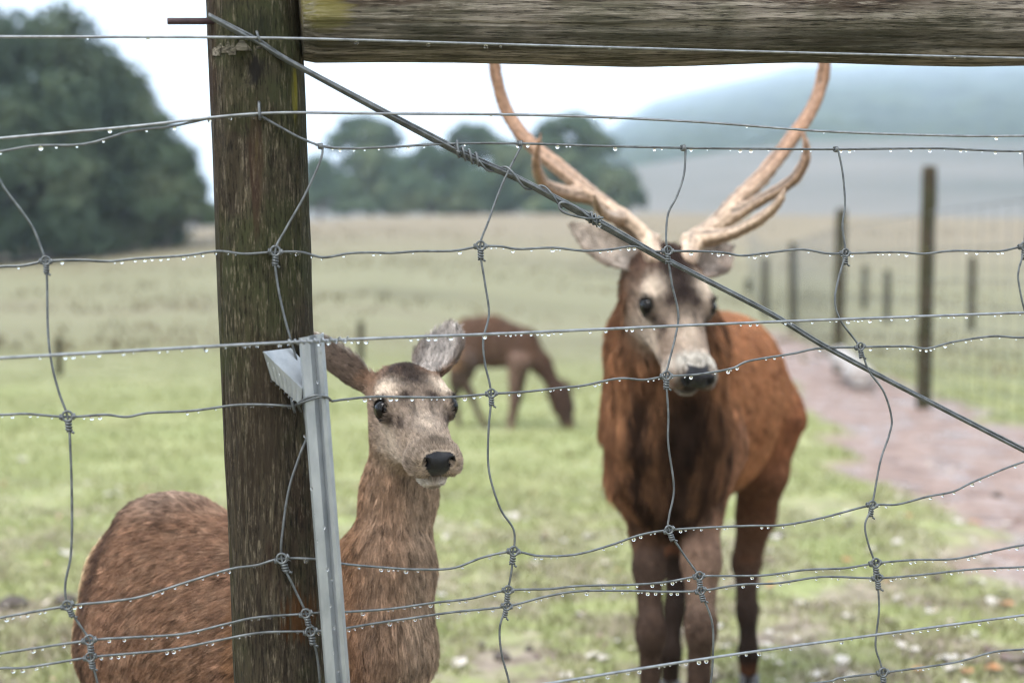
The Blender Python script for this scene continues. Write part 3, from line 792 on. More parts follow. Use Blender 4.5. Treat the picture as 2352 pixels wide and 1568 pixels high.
def knot(vx, vy, ang=0, top=False):
    o = link('knot', TM if top else KM, net)
    p = FP(vx, vy, .001)
    yaw = math.atan2(FD[1], FD[0])
    o.matrix_basis = Matrix.Translation(p) @ Matrix.Rotation(yaw, 4, 'Z') @ Matrix.Rotation(R(ang), 4, 'Y') @ Matrix.Scale(.9 + .2 * rng.random(), 4)
for vx, vy, a in ((105, 600, 0), (632, 578, 3), (1103, 566, 0), (1533, 577, 0), (1941, 582, 0), (2352, 567, 0), (155, 957, -3), (1128, 904, 0), (1530, 864, 0), (1975, 797, -10),
                  (155, 1390, -20), (647, 1283, -18), (1179, 1266, 8), (1536, 1217, -20), (2002, 1160, 8), (205, 1470, -6), (702, 1409, -12), (1166, 1355, 6), (1605, 1323, -6), (2010, 1293, -6),
                  (207, 1509, -10), (713, 1450, -8), (1163, 1392, 12), (1609, 1356, -14), (2015, 1327, -6), (2027, 1544, -6)):
    knot(vx, vy, a)
for vx, vy in ((742, 336), (1200, 330), (1575, 340), (1925, 343)): knot(vx, vy, 0, True)
# the tie that straps the netting round the steel post
tie = crom([FP(676, 933, .002), FP(690, 922, .030), FP(705, 914, .046), FP(722, 908, .050), FP(738, 908, .050), FP(752, 912, .044), FP(762, 921, .010)], 6)
tube('post_tie', tie, WR_, DW, net)
tie = crom([FP(690, 945, .010), FP(686, 930, .025), FP(700, 922, .044), FP(722, 915, .049), FP(740, 911, .049), FP(760, 920, .02)], 6)
tube('post_tie', tie, WR_, DW, net)

def plain(name, vp, off, rad, mat, dn, label, n=14):
    pts = wire_pts(vp, off, n)
    o = tube(name, pts, rad, mat); tag(o, label, 'wire', 'plain wires strung along the fence')
    drops_on(pts, rad, dn, o)
    return o
plain('plain_wire', [(-150, 85), (0, 85), (590, 87), (1150, 102), (1750, 119), (2352, 134), (2500, 138)], .004, .0019, GW, 4, 'topmost plain wire running across the timber rail')
plain('plain_wire', [(-150, 333), (0, 318), (300, 291), (592, 261), (860, 261), (1250, 265), (1600, 280), (1900, 302), (2200, 312), (2352, 312), (2500, 313)], .003, .0019, GW, 3, 'plain wire stapled to the timber post just above the netting')
plain('offset_wire', [(-150, 829), (0, 822), (700, 784), (1176, 765), (1700, 742), (2352, 718), (2500, 714)], (.16, .03), .0020, GW, 55, 'thick straight drop-beaded wire passing the top of the steel post')
plain('offset_wire', [(700, 1660), (1270, 1567), (1700, 1500), (2352, 1412), (2500, 1395)], (.30, .08), .0020, GW, 60, 'thick straight drop-beaded wire low across the stag’s shins')
# a short curl of tie wire on the offset wire by the steel post
tw = MB(); pts = wire_pts([(660, 786), (720, 783), (800, 779)], (.135, .10), 14)
t = np.linspace(0, 1, 60); c = np.array([[np.interp(q, np.linspace(0, 1, len(pts)), pts[:, k]) for k in range(3)] for q in t])
c += np.stack([0 * t, np.cos(t * 52) * .0034, np.sin(t * 52) * .0034], 1)
tw.tube(c, .0010, 6); 
o = tw.build('tie_wire', GW); tag(o, 'thin tie wire coiled on the thick wire at the steel post top', 'wire')

# brace: a bundle of strands from the post top down to the right
br = empty('brace_wire', FP(3060, 1400) * [1, 1, 0]); tag(br, 'doubled diagonal brace wire twisted and looped onto itself', 'brace wire')
base_l = [(478, 36), (590, 96), (690, 155), (1050, 345), (1200, 415), (1380, 512), (1530, 597), (1760, 715), (1900, 800), (2100, 905), (2352, 1036), (2480, 1102), (2760, 1245), (3060, 1400)]
for k, (dx, dy, of) in enumerate(((0, -7, .0015), (0, -1, .0055), (0, 5, .002), (0, 11, -.003))):
    vp = [(x, y + dy * (.45 + .55 * (1 - abs(2 * q / 11 - .9)) if k else 1) * (.55 + .45 * math.sin(q * 1.7 + k) ** 2)) for q, (x, y) in enumerate(base_l)]
    if k == 3: vp = vp[:7]
    pts = wire_pts(vp, of - .004, 12)
    o = tube('strand', pts, .0019, DW, br, 8)
    if k == 1: drops_on(pts, .0019, 7, o, .0010, .0018)
def on_brace(x):
    return np.interp(x, [p[0] for p in base_l], [p[1] for p in base_l])
def helix(x0, x1, turns, rad, name, wr=.0017, n=90):
    t = np.linspace(0, 1, n); out = []
    for q in t:
        x = x0 + (x1 - x0) * q; a = q * turns * 2 * np.pi
        out.append(FP(x, on_brace(x) + math.sin(a) * rad * 1.15, .0 + math.cos(a) * rad / 1650))
    tube(name, out, wr, DW, br, 7)
helix(1050, 1100, 3.2, 12, 'wrap')
helix(1100, 1290, 2.2, 12, 'twist', n=70)
helix(1352, 1378, 3, 11, 'wrap')
tube('twist', crom([FP(1050, 322, .004), FP(1051, 338, .006), FP(1055, 352, .008)], 6), .0017, DW, br, 7)
tube('loop', crom([FP(1385, 500, .006), FP(1350, 502, .009), FP(1300, 490, .010), FP(1284, 476, .008), FP(1290, 465, .008), FP(1320, 474, .010), FP(1350, 496, .008), FP(1370, 512, .006)], 7), .0018, DW, br, 7)
mb = MB(); mb.add(*drop_arrays(FP(1377, 517, .010), .003, 1.3)); tag(mb.build('water_drops', WATER, br), kind='stuff')

# ------------------------------------------------------------------ far fence beside the track
FG = 'round posts of the far fence beside the muddy track'
def far_post(vx, ybase, ytop, rpx, label, grp=FG, d=None, name='fence_post'):
    d = d or CAM_H * FPX / (ybase - 620)
    X0 = (vx - 1176) / FPX * d; g0 = float(ground_z(np.array([X0]), np.array([d]))[0])
    zt = CAM_H + (620 - ytop) / FPX * d
    n = 30; zz = np.linspace(g0 - .2, zt, n); lean = rng.normal() * .012
    pts = np.stack([X0 + lean * (zz - g0), np.full(n, d), zz], 1)
    rad = np.full(n, rpx / FPX * d); rad[-1] *= .93
    o = link(name, log_mesh(name, pts, rad, WF, 26, int(vx), groove=.05, lump=.05, grain=9)); tag(o, label, 'post', grp)
    return X0, d, g0, zt
fp = [far_post(2124, 930, 383, 17, 'tallest of the round timber posts standing in the pale muddy track'),
      far_post(1926, 850, 480, 12.5, 'timber post beside the pale log, next along from the tallest'),
      far_post(1822, 760, 556, 9.5, 'thinner timber post just behind the stag’s rump, third along'),
      far_post(1758, 735, 590, 8, 'slim pale timber post, fourth along the far fence'),
      far_post(1718, 716, 640, 7, 'shortest pale timber post at the far end of the far fence')]
G2 = 'faint posts of a second fence across the pasture'
f2 = [far_post(2232, 760, 588, 8, 'faint grey post standing in the pasture between the tallest post and the netting edge', G2),
      far_post(2038, 742, 620, 8, 'faint grey post between the two tallest posts', G2),
      far_post(1985, 728, 610, 7, 'faint slim grey post close beside the post with the log', G2)]
far_post(133, 866, 775, 8, 'short stake at the paddock edge seen under the thick wire', 'short stakes along the paddock edge', name='fence_stake')
far_post(828, 845, 738, 8, 'short stake at the paddock edge above the hind’s crown', 'short stakes along the paddock edge', name='fence_stake')
# its netting, hardly thicker than a thread at this distance
fw = MB()
row = [(fp[0][0] + (fp[0][0] - fp[1][0]) * 1.0 + .35, 8.8)] + [(p[0], p[1]) for p in fp]
for hh in (.15, .3, .45, .62, .8, 1.0, 1.22, 1.5, 1.85):
    fw.tube([(x, y + .06, float(ground_z(np.array([x]), np.array([y]))[0]) + hh) for x, y in row], .004, 4)
L = np.array(row)
for (xa_, ya_), (xb_, yb_) in zip(row[:-1], row[1:]):
    n = int(np.hypot(xb_ - xa_, yb_ - ya_) / .3)
    for q in np.linspace(0, 1, n, endpoint=False):
        x, y = xa_ + (xb_ - xa_) * q, ya_ + (yb_ - ya_) * q + .06
        g0 = float(ground_z(np.array([x]), np.array([y]))[0])
        fw.tube([(x, y, g0 + .1), (x, y, g0 + 1.87)], .003, 4)
tag(fw.build('wire_netting', DW), 'fine wire netting strung along the far timber posts', 'wire netting')
# pale log end lying by the second post
lp = P(1955, 878, 17.0)
lg = NM('bleached_wood', rough=.7); lg.base(lg.ramp(lg.noise(lg.coord('Object', (3, 3, 12)), 2, 4), [(.35, (.16, .11, .09)), (.6, (.42, .40, .38))]))
a_, b_ = P(1930, 870, 17.3), P(1985, 898, 15.4)
a_[2], b_[2] = .22, .10
nlog = 16; lpts = a_[None] + (b_ - a_)[None] * np.linspace(0, 1, nlog)[:, None]
tag(link('cut_log', log_mesh('cut_log', lpts, np.full(nlog, .13), lg.m, 24, 77, groove=.08, lump=.08, grain=9)), 'short bleached log lying in the track by a timber post', 'log')

# ------------------------------------------------------------------ fallen leaves, clods
def leaf_mesh(name, mat):
    n = 9; V, F = [], []
    for k in range(n):
        t = k / (n - 1); w = math.sin(math.pi * t) ** .75 * .42 * (1 - .25 * t)
        for s in (-1, -.5, 0, .5, 1):
            V.append((t - .5, s * w, .16 * (s * w) ** 2 * 4 + .10 * (t - .4) ** 2 + .03 * math.sin(9 * t + 4 * s)))
    for k in range(n - 1):
        for j in range(4): F.append((k * 5 + j, (k + 1) * 5 + j, (k + 1) * 5 + j + 1, k * 5 + j + 1))
    m = mesh_np(name, V, F, mat); return m
def leafm(name, a, b):
    m = NM(name, rough=.45, spec=.5); m.base(m.ramp(m.noise(m.coord('Object'), 4, 4), [(.35, a), (.65, b)])); return m.m
LV = [('pale', leaf_mesh('leaf', leafm('pale_leaf', (.34, .29, .24), (.52, .47, .41))), 'pale curled dead leaf lying on the ground', 'pale fallen leaves'),
      ('brown', leaf_mesh('leaf', leafm('brown_leaf', (.06, .035, .025), (.14, .085, .06))), 'dark brown dead leaf lying on the ground', 'brown fallen leaves'),
      ('orange', leaf_mesh('leaf', leafm('orange_leaf', (.26, .10, .03), (.36, .17, .06))), 'orange dead leaf lying on the ground', 'orange fallen leaves')]
def put_leaf(x, y, kind, s):
    nm, m, lab, grp = LV[kind]
    o = link('fallen_leaf', m); tag(o, lab, 'leaf', grp)
    z = float(ground_z(np.array([x]), np.array([y]))[0])
    o.location = (x, y, z + .012 + .006 * rng.random()); o.scale = (s, s, s)
    o.rotation_euler = (rng.normal() * .18, rng.normal() * .18, rng.random() * 6.28)
def gpt(vx, vy):
    r = ray(vx, vy); t = -CAM_H / r[2]; q = CP + r * t; return q[0], q[1]
spots = [(1175, 1190, 0, 1.5), (1355, 1237, 0, 1.2), (52, 1060, 0, 1.3), (255, 1143, 0, 1.4), (148, 1278, 0, 1.4), (1250, 1240, 0, .9), (1765, 1270, 0, .9), (2140, 1412, 0, 1), (2310, 1397, 2, 1.3), (2280, 1390, 0, 1.3),
         (1950, 1425, 0, 1), (2180, 1520, 0, 1.3), (2190, 1542, 0, 1.1), (2045, 1433, 1, .9), (2100, 1500, 0, .8), (2330, 1520, 1, 2.0), (2280, 1545, 2, 1.1), (2110, 1545, 2, .9), (1380, 1350, 0, .9), (1780, 1240, 0, 1),
         (1300, 1560, 0, .9), (1230, 1300, 0, .8), (1420, 1320, 2, .7), (1760, 1460, 0, 1), (1840, 1500, 0, 1), (1880, 1560, 0, 1.1), (1700, 1500, 1, 1), (2250, 1340, 0, 1), (2340, 1180, 2, 1), (2200, 1200, 0, .9), (2060, 1250, 0, 1)]
for vx, vy, k, s in spots:
    x, y = gpt(vx, vy); put_leaf(x, y, k, .062 * s * (1.15 if vy < 1250 else 1))
for _ in range(110):
    vx, vy = rng.uniform(1000, 2400), rng.uniform(1180, 1600)
    if vx < 1400 and rng.random() < .5: continue
    x, y = gpt(vx, vy); put_leaf(x, y, int(rng.choice([0, 0, 0, 1, 1, 2])) if x > .9 else int(rng.choice([0, 0, 1])), .030 + .034 * rng.random())
cl = NM('dark_clod', rough=.8); cl.base(cl.ramp(cl.noise(cl.coord('Object'), 3, 4), [(.3, (.03, .024, .02)), (.7, (.10, .075, .06))]))
def clod(vx, vy, s):
    x, y = gpt(vx, vy); th = np.linspace(0, np.pi, 9); ph = np.arange(12) / 12 * 6.283
    V = []
    sd0 = rng.random() * 50
    for t in th:
        for p in ph:
            r = 1 + .35 * (vnoise(np.array([p * 1.9 + sd0]), np.array([t * 2.2]), 3)[0] - .5)
            V.append((r * math.sin(t) * math.cos(p), r * .8 * math.sin(t) * math.sin(p), r * .55 * math.cos(t) + .25))
    F = [(a * 12 + b, (a + 1) * 12 + b, (a + 1) * 12 + (b + 1) % 12, a * 12 + (b + 1) % 12) for a in range(8) for b in range(12)]
    o = link('earth_clod', mesh_np('earth_clod', V, F, cl.m)); o.scale = (s, s, s); o.location = (x, y, float(ground_z(np.array([x]), np.array([y]))[0]) - s * .05)
    o.rotation_euler[2] = rng.random() * 6.3
    tag(o, 'small dark clod of earth on the grass', 'clod', 'dark clods on the grass')
for vx, vy, s in ((1180, 1325, .030), (1152, 1510, .034), (1400, 1138, .05), (1215, 1490, .02), (1330, 1415, .02), (1230, 1345, .018), (1105, 1480, .02), (30, 1395, .06), (150, 1385, .05), (1950, 1210, .03), (2290, 1125, .035), (2150, 1330, .03), (1790, 1232, .03)):
    clod(vx, vy, s)
# ------------------------------------------------------------------ animals: smooth implicit bodies
def unit(v): v = np.asarray(v, float); return v / (np.linalg.norm(v) + 1e-12)

class Prim:
    """kind 'ell': ellipsoid; 'cap': tapered limb of elliptical section; 'ear': cupped leaf"""
    def __init__(s, kind, flow=None, ln=.02, col=(.2, .13, .09), lift=.25, dens=1.0, k=.02, sub=False, skin=True, **kw):
        s.kind, s.flow, s.ln, s.col, s.lift, s.dens, s.k, s.sub, s.skin = kind, flow, ln, col, lift, dens, k, sub, skin
        s.__dict__.update(kw)
        if kind == 'cap':
            s.a, s.b = np.asarray(s.a, float), np.asarray(s.b, float)
            s.L = np.linalg.norm(s.b - s.a) + 1e-9; s.dir = (s.b - s.a) / s.L
            up = np.asarray(getattr(s, 'up', (0, 0, 1)), float)
            if abs(up @ s.dir) > .97: up = np.array([0, 1.0, 0])
            s.side = unit(np.cross(s.dir, up)); s.upv = np.cross(s.side, s.dir)
            if np.ndim(s.ra) == 0: s.ra = (s.ra, s.ra)
            if np.ndim(s.rb) == 0: s.rb = (s.rb, s.rb)
            m = max(*s.ra, *s.rb); s.lo, s.hi = np.minimum(s.a, s.b) - m, np.maximum(s.a, s.b) + m
        elif kind == 'ell':
            s.c = np.asarray(s.c, float); s.ax = np.asarray(getattr(s, 'ax', np.eye(3)), float); s.r = np.asarray(s.r, float)
            e = np.sqrt(((s.ax * s.r[:, None]) ** 2).sum(0)); s.lo, s.hi = s.c - e, s.c + e
        elif kind == 'ear':
            s.c = np.asarray(s.c, float); e = np.full(3, s.L * .75); m = s.c + s.ax[0] * s.L / 2; s.lo, s.hi = m - e, m + e
        if s.flow is not None: s.flow = unit(s.flow)
    def dist(s, x, y, z):
        if s.kind == 'ell':
            q0 = q1 = 0
            for i in range(3):
                l = (x - s.c[0]) * s.ax[i][0] + (y - s.c[1]) * s.ax[i][1] + (z - s.c[2]) * s.ax[i][2]
                q0 = q0 + (l / s.r[i]) ** 2; q1 = q1 + (l / s.r[i] ** 2) ** 2
            k0, k1 = np.sqrt(q0), np.sqrt(q1) + 1e-9
            return k0 * (k0 - 1) / k1
        if s.kind == 'cap':
            x, y, z = x - s.a[0], y - s.a[1], z - s.a[2]
            h = x * s.dir[0] + y * s.dir[1] + z * s.dir[2]
            p = x * s.side[0] + y * s.side[1] + z * s.side[2]
            u = x * s.upv[0] + y * s.upv[1] + z * s.upv[2]
            t = np.clip(h / s.L, 0, 1)
            w = s.ra[0] + (s.rb[0] - s.ra[0]) * t; v = s.ra[1] + (s.rb[1] - s.ra[1]) * t
            m = np.minimum(w, v); e = (h - t * s.L) / m
            return (np.sqrt((p / w) ** 2 + (u / v) ** 2 + e ** 2) - 1) * m
        x, y, z = x - s.c[0], y - s.c[1], z - s.c[2]
        l, w, n = [x * a[0] + y * a[1] + z * a[2] for a in s.ax]
        t = np.clip(l / s.L, 0, 1)
        W = s.W * np.interp(t, [0, .12, .3, .5, .68, .84, .95, 1], [.42, .66, .94, 1.0, .86, .52, .20, .02])
        n0 = s.cup * ((w / np.maximum(W, .004)) ** 2 - 1) * W * np.interp(t, [0, .3, 1], [1.3, 1.0, .45]) - s.bend * t * t * s.L
        return np.maximum(np.maximum((np.abs(n - n0) - s.th) * .75, (np.abs(w) - W) * .8), np.maximum(l - s.L, -l - .01))

def smin(a, b, k):
    h = np.clip(.5 + .5 * (b - a) / k, 0, 1); return b + (a - b) * h - k * h * (1 - h)

def var_axis(lo, hi, flo, fhi, co, fi):
    flo, fhi = min(max(flo, lo), hi), min(max(fhi, lo), hi)
    out = list(np.arange(lo, flo, co)) if flo > lo else []
    out += list(np.arange(max(flo, lo), min(fhi, hi), fi))
    out += list(np.arange(min(fhi, hi), hi + co, co)); return np.array(out)

def surface(prims, fine_lo, fine_hi, co, fi):
    solid = [p for p in prims if not p.sub]
    lo = np.min([p.lo for p in solid], 0) - .04; hi = np.max([p.hi for p in solid], 0) + .04
    A = [var_axis(lo[i], hi[i], fine_lo[i], fine_hi[i], co, fi) for i in range(3)]
    G = np.full([len(a) for a in A], .5, np.float32)
    for p in prims:
        m = p.k + 3 * co
        sl = [slice(max(0, np.searchsorted(A[i], p.lo[i] - m) - 1), np.searchsorted(A[i], p.hi[i] + m) + 1) for i in range(3)]
        x, y, z = A[0][sl[0]][:, None, None], A[1][sl[1]][None, :, None], A[2][sl[2]][None, None]
        d = p.dist(x, y, z).astype(np.float32); g = G[tuple(sl)]
        G[tuple(sl)] = -smin(-g, d, p.k) if p.sub else smin(g, d, p.k)
    ins = G < 0
    cnt = np.zeros([n - 1 for n in G.shape], np.uint8)
    C8 = [(i, j, k) for i in (0, 1) for j in (0, 1) for k in (0, 1)]
    nx, ny, nz = cnt.shape
    for (i, j, k) in C8: cnt += ins[i:i + nx, j:j + ny, k:k + nz]
    I, J, K = np.nonzero((cnt > 0) & (cnt < 8))
    idx = np.full(cnt.shape, -1, np.int32); idx[I, J, K] = np.arange(len(I))
    S = np.zeros((len(I), 3)); W = np.zeros(len(I))
    base = np.stack([I, J, K], 1)
    for a in C8:
        for ax in range(3):
            if a[ax]: continue
            b = list(a); b[ax] = 1
            pa, pb = base + a, base + b
            ga, gb = G[tuple(pa.T)], G[tuple(pb.T)]
            m = (ga < 0) != (gb < 0)
            t = np.where(m, ga / (ga - gb + 1e-20), 0)
            wa = np.stack([A[q][pa[:, q]] for q in range(3)], 1); wb = np.stack([A[q][pb[:, q]] for q in range(3)], 1)
            S += np.where(m[:, None], wa + (wb - wa) * t[:, None], 0); W += m
    V = S / W[:, None]
    Q = []
    for ax in range(3):
        o1, o2 = (ax + 1) % 3, (ax + 2) % 3
        a = np.take(ins, range(ins.shape[ax] - 1), ax); b = np.take(ins, range(1, ins.shape[ax]), ax)
        E = np.stack(np.nonzero(a != b), 1)
        E = E[(E[:, o1] > 0) & (E[:, o2] > 0) & (E[:, o1] < ins.shape[o1] - 1) & (E[:, o2] < ins.shape[o2] - 1)]
        def cell(d1, d2):
            q = E.copy(); q[:, o1] += d1; q[:, o2] += d2; return idx[tuple(q.T)]
        quad = np.stack([cell(-1, -1), cell(0, -1), cell(0, 0), cell(-1, 0)], 1)
        fl = a[tuple(E.T)]
        quad = np.where(fl[:, None], quad, quad[:, ::-1]); Q.append(quad)
    Q = np.vstack(Q); Q = Q[(Q >= 0).all(1)]
    return V, Q

def vnormals(V, Q):
    n = np.cross(V[Q[:, 2]] - V[Q[:, 0]], V[Q[:, 3]] - V[Q[:, 1]])
    N = np.zeros_like(V)
    for k in range(4): np.add.at(N, Q[:, k], n)
    return N / (np.linalg.norm(N, axis=1)[:, None] + 1e-12)

def relax(V, Q, it=2, keep=None):
    for _ in range(it):
        S = np.zeros_like(V); C = np.zeros(len(V))
        for k in range(4):
            a, b = Q[:, k], Q[:, (k + 1) % 4]
            np.add.at(S, a, V[b]); np.add.at(C, a, 1)
        V = V * .5 + S / C[:, None] * .5
    return V

def fields(prims, V, sig=.012):
    """coat attributes blended from the nearest limbs"""
    sol = [p for p in prims if not p.sub and p.flow is not None]
    D = np.stack([p.dist(V[:, 0], V[:, 1], V[:, 2]) for p in sol], 1)
    D = D - D.min(1)[:, None]
    W = np.exp(-D / sig); W /= W.sum(1)[:, None]
    mk = lambda f: W @ np.array([f(p) for p in sol], float)
    return dict(flow=mk(lambda p: p.flow), ln=mk(lambda p: [p.ln])[:, 0], col=mk(lambda p: p.col), lift=mk(lambda p: [p.lift])[:, 0], dens=mk(lambda p: [p.dens])[:, 0])

# coat materials
def coat_mat(name, rough):
    m = NM(name, rough=rough, spec=.04)
    at = m.n('Attribute'); at.attribute_name = 'coat'
    n = m.noise(m.coord('Object'), 45, 4, .6)
    m.base(m.mix(.35, at.outputs['Color'], m.mix(1.0, at.outputs['Color'], m.ramp(n, [(.3, (.55, .55, .55)), (.7, (1.25, 1.2, 1.15))]), 'MULTIPLY')))
    return m.m
SKIN, HAIR = coat_mat('coat_underfur', .8), coat_mat('coat_hair', .48)
nm = NM('wet_nose', rough=.30, spec=.28)
nn = nm.n('TexVoronoi'); nn.inputs['Scale'].default_value = 420; nm.l(nm.coord('Object'), nn.inputs['Vector'])
nm.base((.010, .0095, .012)); nm.bump(nn.outputs['Distance'], .35, .0012)
NOSE = nm.m
em = NM('deer_eye', rough=.06, spec=.18)
em.base((.005, .004, .0035))
EYE = em.m
la = NM('eyelash', rough=.6, spec=.1); la.base((.012, .010, .009)); LASH = la.m

def fur(parent, V, Q, N, at, n, width, clump, seed, name='fur', seg=5, clumpf=.55, var=.32, wildness=.18, vref=.026):
    r = np.random.default_rng(seed)
    tri = np.vstack([Q[:, [0, 1, 2]], Q[:, [0, 2, 3]]])
    e = np.linalg.norm(np.cross(V[tri[:, 1]] - V[tri[:, 0]], V[tri[:, 2]] - V[tri[:, 0]]), axis=1) * .5
    fc = V[tri].mean(1); vw = CP - fc; vw /= np.linalg.norm(vw, axis=1)[:, None]
    fn = N[tri].mean(1); away = (fn * vw).sum(1)
    w = e * at['dens'][tri].mean(1) * np.where(away < -.35, .25, 1.0)       # the far flank carries a thinner coat
    ti = r.choice(len(tri), n, p=w / w.sum())
    b = r.random((n, 2)); b = np.where((b.sum(1) > 1)[:, None], 1 - b, b); B = np.stack([1 - b.sum(1), b[:, 0], b[:, 1]], 1)
    T = tri[ti]
    ip = lambda a: (a[T] * (B[..., None] if a.ndim > 1 else B)).sum(1)
    p, nr, fl, ln, col, lift = ip(V), ip(N), ip(at['flow']), ip(at['ln']), ip(at['col']), ip(at['lift'])
    nr /= np.linalg.norm(nr, axis=1)[:, None]
    fl = fl + r.normal(size=(n, 3)) * wildness
    fl = fl - nr * (fl * nr).sum(1)[:, None]; fl /= np.linalg.norm(fl, axis=1)[:, None] + 1e-9
    ln = ln * (.65 + .7 * r.random(n))
    lift = np.clip(lift + r.normal(size=n) * .07, .03, 1)
    ts = np.linspace(0, 1, seg)
    pts = np.empty((n, seg, 3), np.float32)
    for k, t in enumerate(ts):
        pts[:, k] = p + ln[:, None] * (fl * (t * (1 - .15 * lift[:, None])) + nr * (lift * (t - .45 * t * t))[:, None]) - nr * .001 * (t == 0)
    # wet locks: strands lean to their lock's leader
    cell = np.floor(p / clump + r.normal(size=(n, 3)) * .15).astype(np.int64)
    key = cell[:, 0] * 73856093 ^ cell[:, 1] * 19349663 ^ cell[:, 2] * 83492791
    _, lead, inv = np.unique(key, return_index=True, return_inverse=True)
    tip = pts[lead][inv] - p[lead][inv][:, None] + (p[lead][inv][:, None] * .75 + p[:, None] * .25)
    f = (clumpf * ts[None] ** 1.2)[..., None] * (.4 + .6 * r.random(len(lead)))[inv][:, None, None]
    dist = np.linalg.norm(p[lead][inv] - p, axis=1)[:, None, None]
    f = np.where(dist < clump * 2.2, f, 0)
    pts = pts * (1 - f) + tip * f
    nl = r.normal(size=len(lead)); nl = np.where(nl > .8, (nl - .8) * -.45, np.abs(nl))[inv]
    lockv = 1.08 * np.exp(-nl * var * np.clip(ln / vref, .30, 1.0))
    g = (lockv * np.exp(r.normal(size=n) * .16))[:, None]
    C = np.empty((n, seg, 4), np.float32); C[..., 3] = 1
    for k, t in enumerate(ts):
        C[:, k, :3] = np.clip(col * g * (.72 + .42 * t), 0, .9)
    rad = (width * (.75 + .5 * r.random(n)))[:, None] * np.array([1, .95, .85, .6, .12])[None] if seg == 5 else width
    cu = bpy.data.hair_curves.new(name)
    cu.add_curves([seg] * n)
    cu.attributes['position'].data.foreach_set('vector', pts.reshape(-1))
    ra = cu.attributes.get('radius') or cu.attributes.new('radius', 'FLOAT', 'POINT')
    ra.data.foreach_set('value', rad.astype(np.float32).reshape(-1))
    ca = cu.attributes.new('coat', 'FLOAT_COLOR', 'POINT'); ca.data.foreach_set('color', C.reshape(-1))
    cu.materials.append(HAIR)
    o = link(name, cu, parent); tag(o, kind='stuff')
    return o

def sphere_mesh(name, c, r, mat, seg=28, rings=20):
    th = np.linspace(0, np.pi, rings + 1); ph = np.arange(seg) / seg * 2 * np.pi
    V = [(c[0] + r * math.sin(t) * math.cos(p), c[1] + r * math.sin(t) * math.sin(p), c[2] + r * math.cos(t)) for t in th for p in ph]
    F = [(k * seg + j, (k + 1) * seg + j, (k + 1) * seg + (j + 1) % seg, k * seg + (j + 1) % seg) for k in range(rings) for j in range(seg)]
    return mesh_np(name, V, F, mat)

